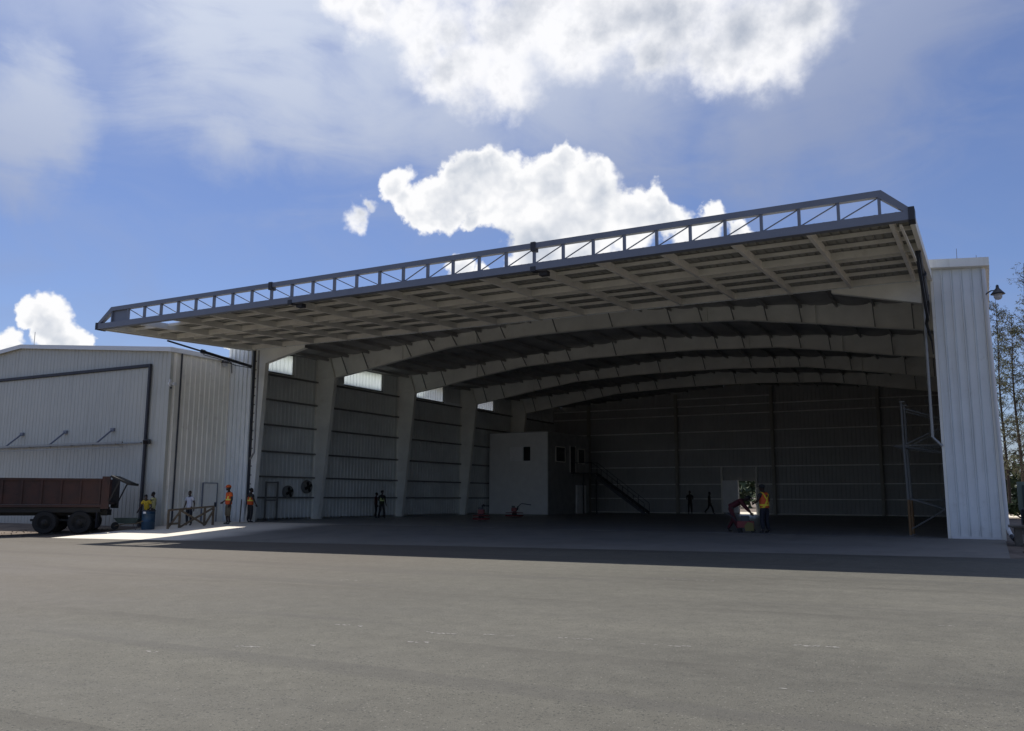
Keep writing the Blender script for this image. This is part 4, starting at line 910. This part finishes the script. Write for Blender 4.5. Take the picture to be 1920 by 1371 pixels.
# ================================================================== by the left corner
t = thing('timber_barrier', 'rough timber barrier of posts and crossed braces in front of the shed side door', 'barrier', (-37.5, 33.0, z0(-37.5, 33)))
def gz(x, y): return hgt(x, y)+.004
A0, A1, B0, B1 = (-37.75, 31.75), (-37.6, 32.35), (-37.3, 33.75), (-37.25, 34.3)
for (x, y), h_ in ((A0, 1.0), (A1, .98), (B0, 1.0), (B1, 1.02)): P(MB().bar((x, y, gz(x, y)), (x, y, gz(x, y)+h_), .10, .08, (0, 1, 0)), 'post', 'wood', None, t)
pt = lambda q, z: (q[0], q[1], gz(*q)+z)
P(MB().bar(pt(A0, .97), pt(B1, 1.0), .05, .09), 'top_rail', 'wood', None, t)
for a, za, b_, zb in ((A1, .92, B0, .05), (A1, .05, B1, .95), (A0, .1, A1, .9), (B0, .05, B1, .85), (A0, .25, A1, .25)): P(MB().bar((pt(a, za)[0]+.06, pt(a, za)[1], pt(a, za)[2]), (pt(b_, zb)[0]+.06, pt(b_, zb)[1], pt(b_, zb)[2]), .045, .10), 'brace', 'wood', None, t)
tag(MB().bar((-37.6, 36.6, gz(-37.6, 36.6)+.03), (-38.25, 37.3, 1.25), .05, .16).build('dark_plank', M['wood_grey'], None, (-37.6, 36.6, 0)), 'dark plank leaning on the hangar corner between the two orange vested men', 'plank')
tag(MB().bar((-37.45, 37.0, .02), (-37.7, 37.38, 1.0), .28, .03).build('board', M['concrete'], None, (-37.5, 37, 0)), 'short pale board leaning low against the hangar corner', 'board')
# blue barrel
x, y = -38.74, 31.32; z = z0(x, y)
t = thing('barrel', 'blue plastic barrel standing near the shed corner', 'barrel', (x, y, z))
P(MB().lathe([(.30, 0), (.33, .05), (.33, .38), (.35, .40), (.33, .42), (.33, .78), (.35, .80), (.33, .82), (.33, .95), (.30, 1.0)], (x, y, z), 'z', 20), 'body', 'blue', None, t, smooth=True)
P(MB().lathe([(.34, .94), (.36, .97), (.34, 1.0)], (x, y, z), 'z', 20), 'rim', 'dark_steel', None, t)
P(MB().box((x+.02, y-.365, z+.82), (x+.2, y-.335, z+.93)), 'label_patch', 'white_trim', None, t)
# wheelbarrow
x, y = -39.6, 30.9; z = z0(x, y)
t = thing('wheelbarrow', 'dark green wheelbarrow parked left of the blue barrel', 'wheelbarrow', (x, y, z), R(25), local=True)
P(MB().add([(-.55, -.22, .35), (.35, -.22, .30), (.35, .22, .30), (-.55, .22, .35), (-.75, -.34, .62), (.62, -.36, .62), (.62, .36, .62), (-.75, .34, .62)], [(0, 3, 2, 1), (0, 1, 5, 4), (1, 2, 6, 5), (2, 3, 7, 6), (3, 0, 4, 7)]), 'tray', 'green_steel', None, t)
for q in (-1, 1):
    P(MB().tube([(-.85, q*.04, .18), (-.4, q*.2, .30), (.4, q*.24, .33), (.95, q*.28, .52)], .022, 6), 'handle', 'wood', None, t); P(MB().tube([(.28, q*.22, .3), (.42, q*.24, .0), (.55, q*.25, .33)], .018, 6), 'leg', 'dark_steel', None, t)
P(MB().lathe([(.12, -.04), (.20, -.04), (.205, 0), (.20, .04), (.12, .04)], (-.82, 0, .205), 'y', 16), 'wheel', 'black', None, t)
P(MB().tube([(-.82, -.1, .205), (-.82, .1, .205)], .02, 6), 'axle', 'dark_steel', None, t)

# ================================================================== the dump truck
TX, TY = -41.1, 29.0; TZ = hgt(TX, TY)-.03
t = thing('dump_truck', 'dark red-brown dump truck standing in front of the small shed with its tailgate raised', 'truck', (TX, TY, TZ), R(43), local=True); t.scale = (1.1, 1.1, 1.1)
b = lambda mb, n_, m, parent=None, **k: P(mb, n_, m, (0, 0, 0), parent or t, **k)
W2 = 2.55
bed = b(MB().box((-6.3, .02, 1.34), (1.10, .10, 2.50)).box((-6.3, W2-.10, 1.34), (1.10, W2-.02, 2.50)).box((-6.3, .10, 1.34), (-6.22, W2-.10, 2.9)).box((-6.22, .1, 1.34), (1.10, W2-.1, 1.42)), 'bed', 'truck_red'); bed['kind'] = 'stuff'
for k in range(9): b(MB().box((-5.9+k*.83, -.045, 1.36), (-5.80+k*.83, .018, 2.45)), 'side_stake', 'truck_red', bed)
b(MB().box((-6.32, -.05, 2.455), (.86, .14, 2.56)), 'top_rail', 'truck_red', bed); b(MB().box((-6.32, W2-.14, 2.455), (.86, W2+.05, 2.56)), 'top_rail', 'truck_red', bed)
b(MB().box((-6.32, -.05, 1.22), (.95, .10, 1.335)), 'bottom_rail', 'truck_red', bed)
for y in (-.04, W2-.12): b(MB().box((.88, y, 1.15), (1.22, y+.16, 2.66)), 'corner_post', 'truck_dark' if y > 1 else 'truck_red', bed)
b(MB().box((-5.4, .15, 2.3), (-5.2, .5, 2.6)), 'load_lump', 'sand', bed)
tg_ = b(MB().bar((1.20, W2/2, 2.68), (2.02, W2/2, 2.32), W2-.2, .09), 'tailgate', 'truck_dark')
b(MB().bar((2.02, .1, 2.33), (2.06, W2-.1, 2.30), .1, .12), 'lip', 'truck_dark', tg_)
for y in (.05, W2-.1): b(MB().bar((1.62, y, 2.46), (1.18, y, 1.40), .05, .06), 'strut', 'truck_dark', tg_)
for y in (.72, W2-.86): b(MB().box((-9.2, y, .82), (1.05, y+.14, 1.10)), 'frame_rail', 'truck_dark')
b(MB().box((-5.6, .12, .98), (.85, W2-.12, 1.20)), 'subframe', 'truck_dark')
def wheel(x, y, out, r=.52, dual=True):
    w_ = b(MB().lathe([(r*.62, 0), (r*.93, .0), (r, .05), (r, .22), (r*.93, .27), (r*.62, .27)], (x, y, r), 'y', 26), 'wheel', 'black')
    f_ = y if out < 0 else y+.27; s2 = out
    b(MB().lathe([(r*.60, 0), (r*.62, s2*.02), (r*.50, s2*-.04), (r*.30, s2*-.10), (r*.28, s2*.0), (r*.16, s2*.04), (r*.13, s2*.07)], (x, f_, r), 'y', 20), 'rim', 'truck_dark' if dual else 'truck_dark', w_)
    b(MB().tube([(x+r*.22*math.cos(a*math.pi/4), f_+s2*.0, r+r*.22*math.sin(a*math.pi/4)) for a in range(9)], .014, 5, False), 'nut_ring', 'dark_steel', w_)
for x in (0, -1.48):
    wheel(x, .02, -1); wheel(x, .33, 1); wheel(x, W2-.60, -1); wheel(x, W2-.29, 1)
    b(MB().tube([(x, .3, .52), (x, W2-.3, .52)], .09, 8), 'axle', 'truck_dark')
wheel(-7.3, .08, -1, dual=False); wheel(-7.3, W2-.36, 1, dual=False)
b(MB().bar((-2.2, .55, .62), (.75, .55, .62), .12, .10), 'leaf_spring', 'truck_dark')
b(MB().box((.70, .04, .28), (.74, .62, .98)), 'mud_flap', 'navy'); b(MB().box((.55, .04, .98), (.80, .66, 1.02)), 'flap_bracket', 'truck_dark')
b(MB().lathe([(.05, -1.0), (.28, -.95), (.28, -.05), (.05, 0)], (-3.6, .42, .62), 'x', 14), 'fuel_tank', 'truck_dark')
b(MB().box((-5.0, .2, .45), (-3.75, .7, .95)), 'battery_box', 'truck_dark')
cabn = b(MB().prism([(-9.3, .1, .75), (-6.6, .1, .75), (-6.6, .1, 2.75), (-8.1, .1, 2.78), (-8.45, .1, 1.75), (-9.3, .1, 1.62)], (0, W2-.2, 0)), 'cab', 'cab')
b(MB().prism([(-7.0, .08, 1.8), (-6.9, .08, 2.55), (-7.95, .08, 2.55), (-8.2, .08, 1.8)], (0, .015, 0)), 'side_window', 'glass', cabn)
b(MB().prism([(-8.12, .25, 2.68), (-8.44, .25, 1.8), (-8.47, .25, 1.8), (-8.15, .25, 2.7)], (0, W2-.5, 0)), 'windscreen', 'glass', cabn)
b(MB().box((-9.45, .05, .5), (-9.3, W2-.05, .8)), 'bumper', 'dark_steel')

# ================================================================== right of the hangar
t = thing('wooden_crate', 'low grey wooden crate on the dirt right of the hangar', 'crate', (1.35, 35.0, z0(1.3, 35)))
z = hgt(1.3, 35)-.05
for k in range(5): P(MB().box((.72+k*.25, 34.7, z), (.95+k*.25, 34.73, z+.62)), 'plank', 'wood_grey', None, t)
for k in range(4): P(MB().box((.72, 34.74+k*.25, z), (.75, 34.96+k*.25, z+.62)), 'side_plank', 'wood_grey', None, t)
P(MB().box((.55, 34.55, z+.62), (2.1, 35.8, z+.68)), 'top_board', 'wood_grey', None, t)
t = thing('plastic_drum', 'black plastic drum standing on the wooden crate', 'drum', (1.15, 35.0, z+.68))
P(MB().lathe([(.22, 0), (.26, .04), (.27, .5), (.25, .56), (.2, .6)], (1.25, 35.1, z+.68), 'z', 16), 'body', 'black', None, t, smooth=True)
P(MB().lathe([(.26, .5), (.285, .52), (.285, .56), (.26, .57)], (1.25, 35.1, z+.68), 'z', 16), 'lid', 'dark_steel', None, t)
t = thing('metal_cabinet', 'faded green framed metal cabinet raised on legs at the right edge', 'cabinet', (2.2, 50, 0))
P(MB().box((1.32, 50, .95), (3.2, 51.2, 2.35)), 'case', 'green_steel', None, t).data.materials.__setitem__(0, mat('faded_green_paint', (.13, .17, .14), .7, var=.2))
P(MB().box((1.50, 49.96, 1.12), (3.0, 49.995, 2.18)), 'door', 'green_steel', None, t)
for x in (1.36, 3.05): P(MB().box((x, 50.1, -.05), (x+.08, 50.18, .945)), 'leg', 'dark_steel', None, t)
tag(MB().box((-8, 80.9, 0), (-8, 80.9, 0)).build('x', M['sand']) if False else ground('sand_strip', [.9, 2, 4, 8, 16, 30], 84, 97, M['sand'], -.02, 4), kind='structure')
tag(ground('gravel_track', rng(-60, .3, 4), 84, 97, M['sand'], -.03, 4), kind='structure')
t = thing('stone', 'dark lump of rubble at the foot of the right hangar corner', 'stone', (.85, 36.6, 0))
rn = random.Random(2)
def rock(c_, r, seed):
    q = MB(); ball(q, (0, 0, 0), r, r*.8, r*.55, 9, 6); q.v = [Vector(c_)+v*(1+.35*noise.noise(v*3/r*.6+Vector((seed, 0, 0)))) for v in q.v]; return q
P(rock((.85, 36.6, .06), .16, 3), 'rock', 'dirt', None, t)
mb = MB()
for k in range(420):
    if k < 220: x, y = rn.uniform(.7, 6), rn.uniform(28.5, 60)
    else:
        x, y = rn.uniform(-47, -33.5), rn.uniform(25.6, 31.5)
        if x > -39.5 and y > edge(x): y = edge(x)-rn.uniform(0, .9)
    q = rock((x, y, hgt(x, y)-.03), rn.uniform(.03, .11) if k < 220 else rn.uniform(.02, .05), k); mb.add(q.v, q.f)
tag(mb.build('rubble', M['dirt']), 'loose stones and crumbs of rubble scattered on the bare dirt', 'rubble', kind='stuff')

# ================================================================== trees
def leafmass(mb, c_, r, n_, size, rnd, droop=0., flatten=1.):
    for _ in range(n_):
        d = Vector((rnd.gauss(0, 1), rnd.gauss(0, 1), rnd.gauss(0, 1)*flatten)); d = d.normalized()*r*rnd.random()**.45
        p = Vector(c_)+Vector((d.x, d.y, d.z*flatten)); a = Vector((rnd.gauss(0, 1), rnd.gauss(0, 1), rnd.gauss(0, .6)-droop)).normalized(); b_ = a.orthogonal().normalized(); b_.rotate(Matrix.Rotation(rnd.uniform(0, 6.28), 3, a))
        L_ = size*rnd.uniform(.6, 1.5); w = L_*(.13 if droop else .45)
        mb.add([p-b_*w, p+b_*w, p+a*L_], [(0, 1, 2)])
def casuarina(x, y, h_, seed, label, dens=1.0, spread=2.3, lean=(0, 0)):
    rnd = random.Random(seed); t = thing('casuarina_tree', label, 'tree', (x, y, -.05), 0, 'wispy trees right of the hangar')
    tk, cr = MB(), MB(); pts = []; ph = rnd.uniform(0, 6)
    for k in range(13):
        f_ = k/12; pts.append(Vector((x+lean[0]*f_+.22*math.sin(f_*7+ph)*f_, y+lean[1]*f_+.2*math.cos(f_*6+ph), h_*f_-.1)))
    tk.tube(pts, [.17*(1-f_/12)+.02 for f_ in range(13)], 7)
    nb = int(h_*3.2)
    for k in range(nb):
        f_ = .16+.80*(k+rnd.random())/nb; i = min(int(f_*12), 11); p = pts[i].lerp(pts[i+1], f_*12-i)
        a = rnd.uniform(0, 6.283); L_ = spread*(1.1-f_*.75)*rnd.uniform(.5, 1.2); el = rnd.uniform(.5, 1.3)
        q = [p]; 
        for s2 in range(1, 5): g_ = s2/4; q.append(p+Vector((math.cos(a)*L_*g_, math.sin(a)*L_*g_, L_*el*g_-.25*L_*g_*g_))+Vector((rnd.gauss(0, .08), rnd.gauss(0, .08), rnd.gauss(0, .06))))
        tk.tube(q, [.035*(1-g_/5)+.006 for g_ in range(5)], 4, False)
        for s2 in (1, 2, 3, 4):
            if rnd.random() < .75*dens:
                b0 = q[s2]
                for _ in range(2):
                    dd_ = Vector((rnd.gauss(0, .4), rnd.gauss(0, .4), rnd.gauss(.05, .3))); tk.tube([b0, b0+dd_*.6, b0+dd_], [.010, .007, .004], 3, False)
                    leafmass(cr, b0+dd_*.8, .34, int(9*dens), .26, rnd, 1.0, .8)
    P(tk, 'trunk', 'bark', None, t); P(cr, 'crown', 'needle', None, t)
for a in ((3.0, 96, 19.5, 1, 'wispy tree hugging the right edge of the hangar', 1.2, 2.4), (4.4, 92, 23.5, 2, 'tall bare forked tree with thin leafless top at the right edge', .55, 1.9), (4.9, 99, 22, 3, 'slender dark trunked tree just right of the bare forked one', .9, 2.3),
          (2.1, 112, 24.5, 4, 'faint taller tree half hidden behind the right hangar corner', 1.1, 2.6), (7.2, 103, 21, 5, 'bushy wispy tree farther right beyond the bare ones', 1.2, 2.6), (-1.1, 110, 30.3, 6, 'very tall thin tree whose tip shows above the right hangar roof', .35, 1.6),
          (.6, 112, 29.8, 7, 'second thin tree tip above the right hangar roof', .35, 1.5), (10.5, 98, 20, 8, 'wispy tree past the right edge of the yard', 1.0, 2.4), (-18.6, 104, 9, 9, 'small tree seen through the open rear door', 1.3, 1.6), (-20.9, 112, 11, 10, 'loose tree behind the one in the rear doorway', 1.3, 2.0), (5.4, 88, 15, 11, 'thin sapling among the wispy trees at the right edge', .8, 1.5)):
    casuarina(*a)
def bush(x, y, r, h_, m, label, n_=420, seed=0, size=.3):
    rnd = random.Random(seed); t = thing('bush', label, 'bush', (x, y, 0)); cr = MB(); st = MB()
    for k in range(8):
        c_ = Vector((x+rnd.gauss(0, r*.45), y+rnd.gauss(0, r*.45), h_*rnd.uniform(.3, .8))); leafmass(cr, c_, r*.5, n_//8, size, rnd, 0, .8); st.tube([(x, y, -.05), c_], [.04, .015], 5, False)
    P(st, 'stem', 'bark', None, t); P(cr, 'leaves', m, None, t)
bush(2.3, 78, 1.3, 1.9, 'bush', 'sunlit yellow-green bush behind the right corner of the hangar', 600, 1)
bush(3.6, 84, 1.5, 1.5, 'bush', 'low yellow-green bush beyond the metal cabinet', 500, 2)
bush(-18.75, 92, .8, 2.6, 'bush', 'bright green bush seen at the right side of the rear doorway', 500, 3, .22)
bush(-20.6, 94, 1.4, 2.6, 'leaf', 'dark bush filling the left of the rear doorway', 600, 4)
bush(-17.6, 97, 1.3, 2.2, 'bush', 'green bush just out of line with the rear doorway', 300, 5)
mb = MB(); rnd = random.Random(12)
for k in range(150):
    x = rnd.uniform(-75, 75); y = 128+rnd.uniform(0, 25); r = rnd.uniform(1.8, 3.6); leafmass(mb, (x, y, r*.8+rnd.uniform(0, 2.2)), r, 170, .75, rnd, 0, .9)
tag(mb.build('far_woodland', M['leaf']), 'dark mass of low woodland beyond the hangar', 'woodland', kind='stuff')
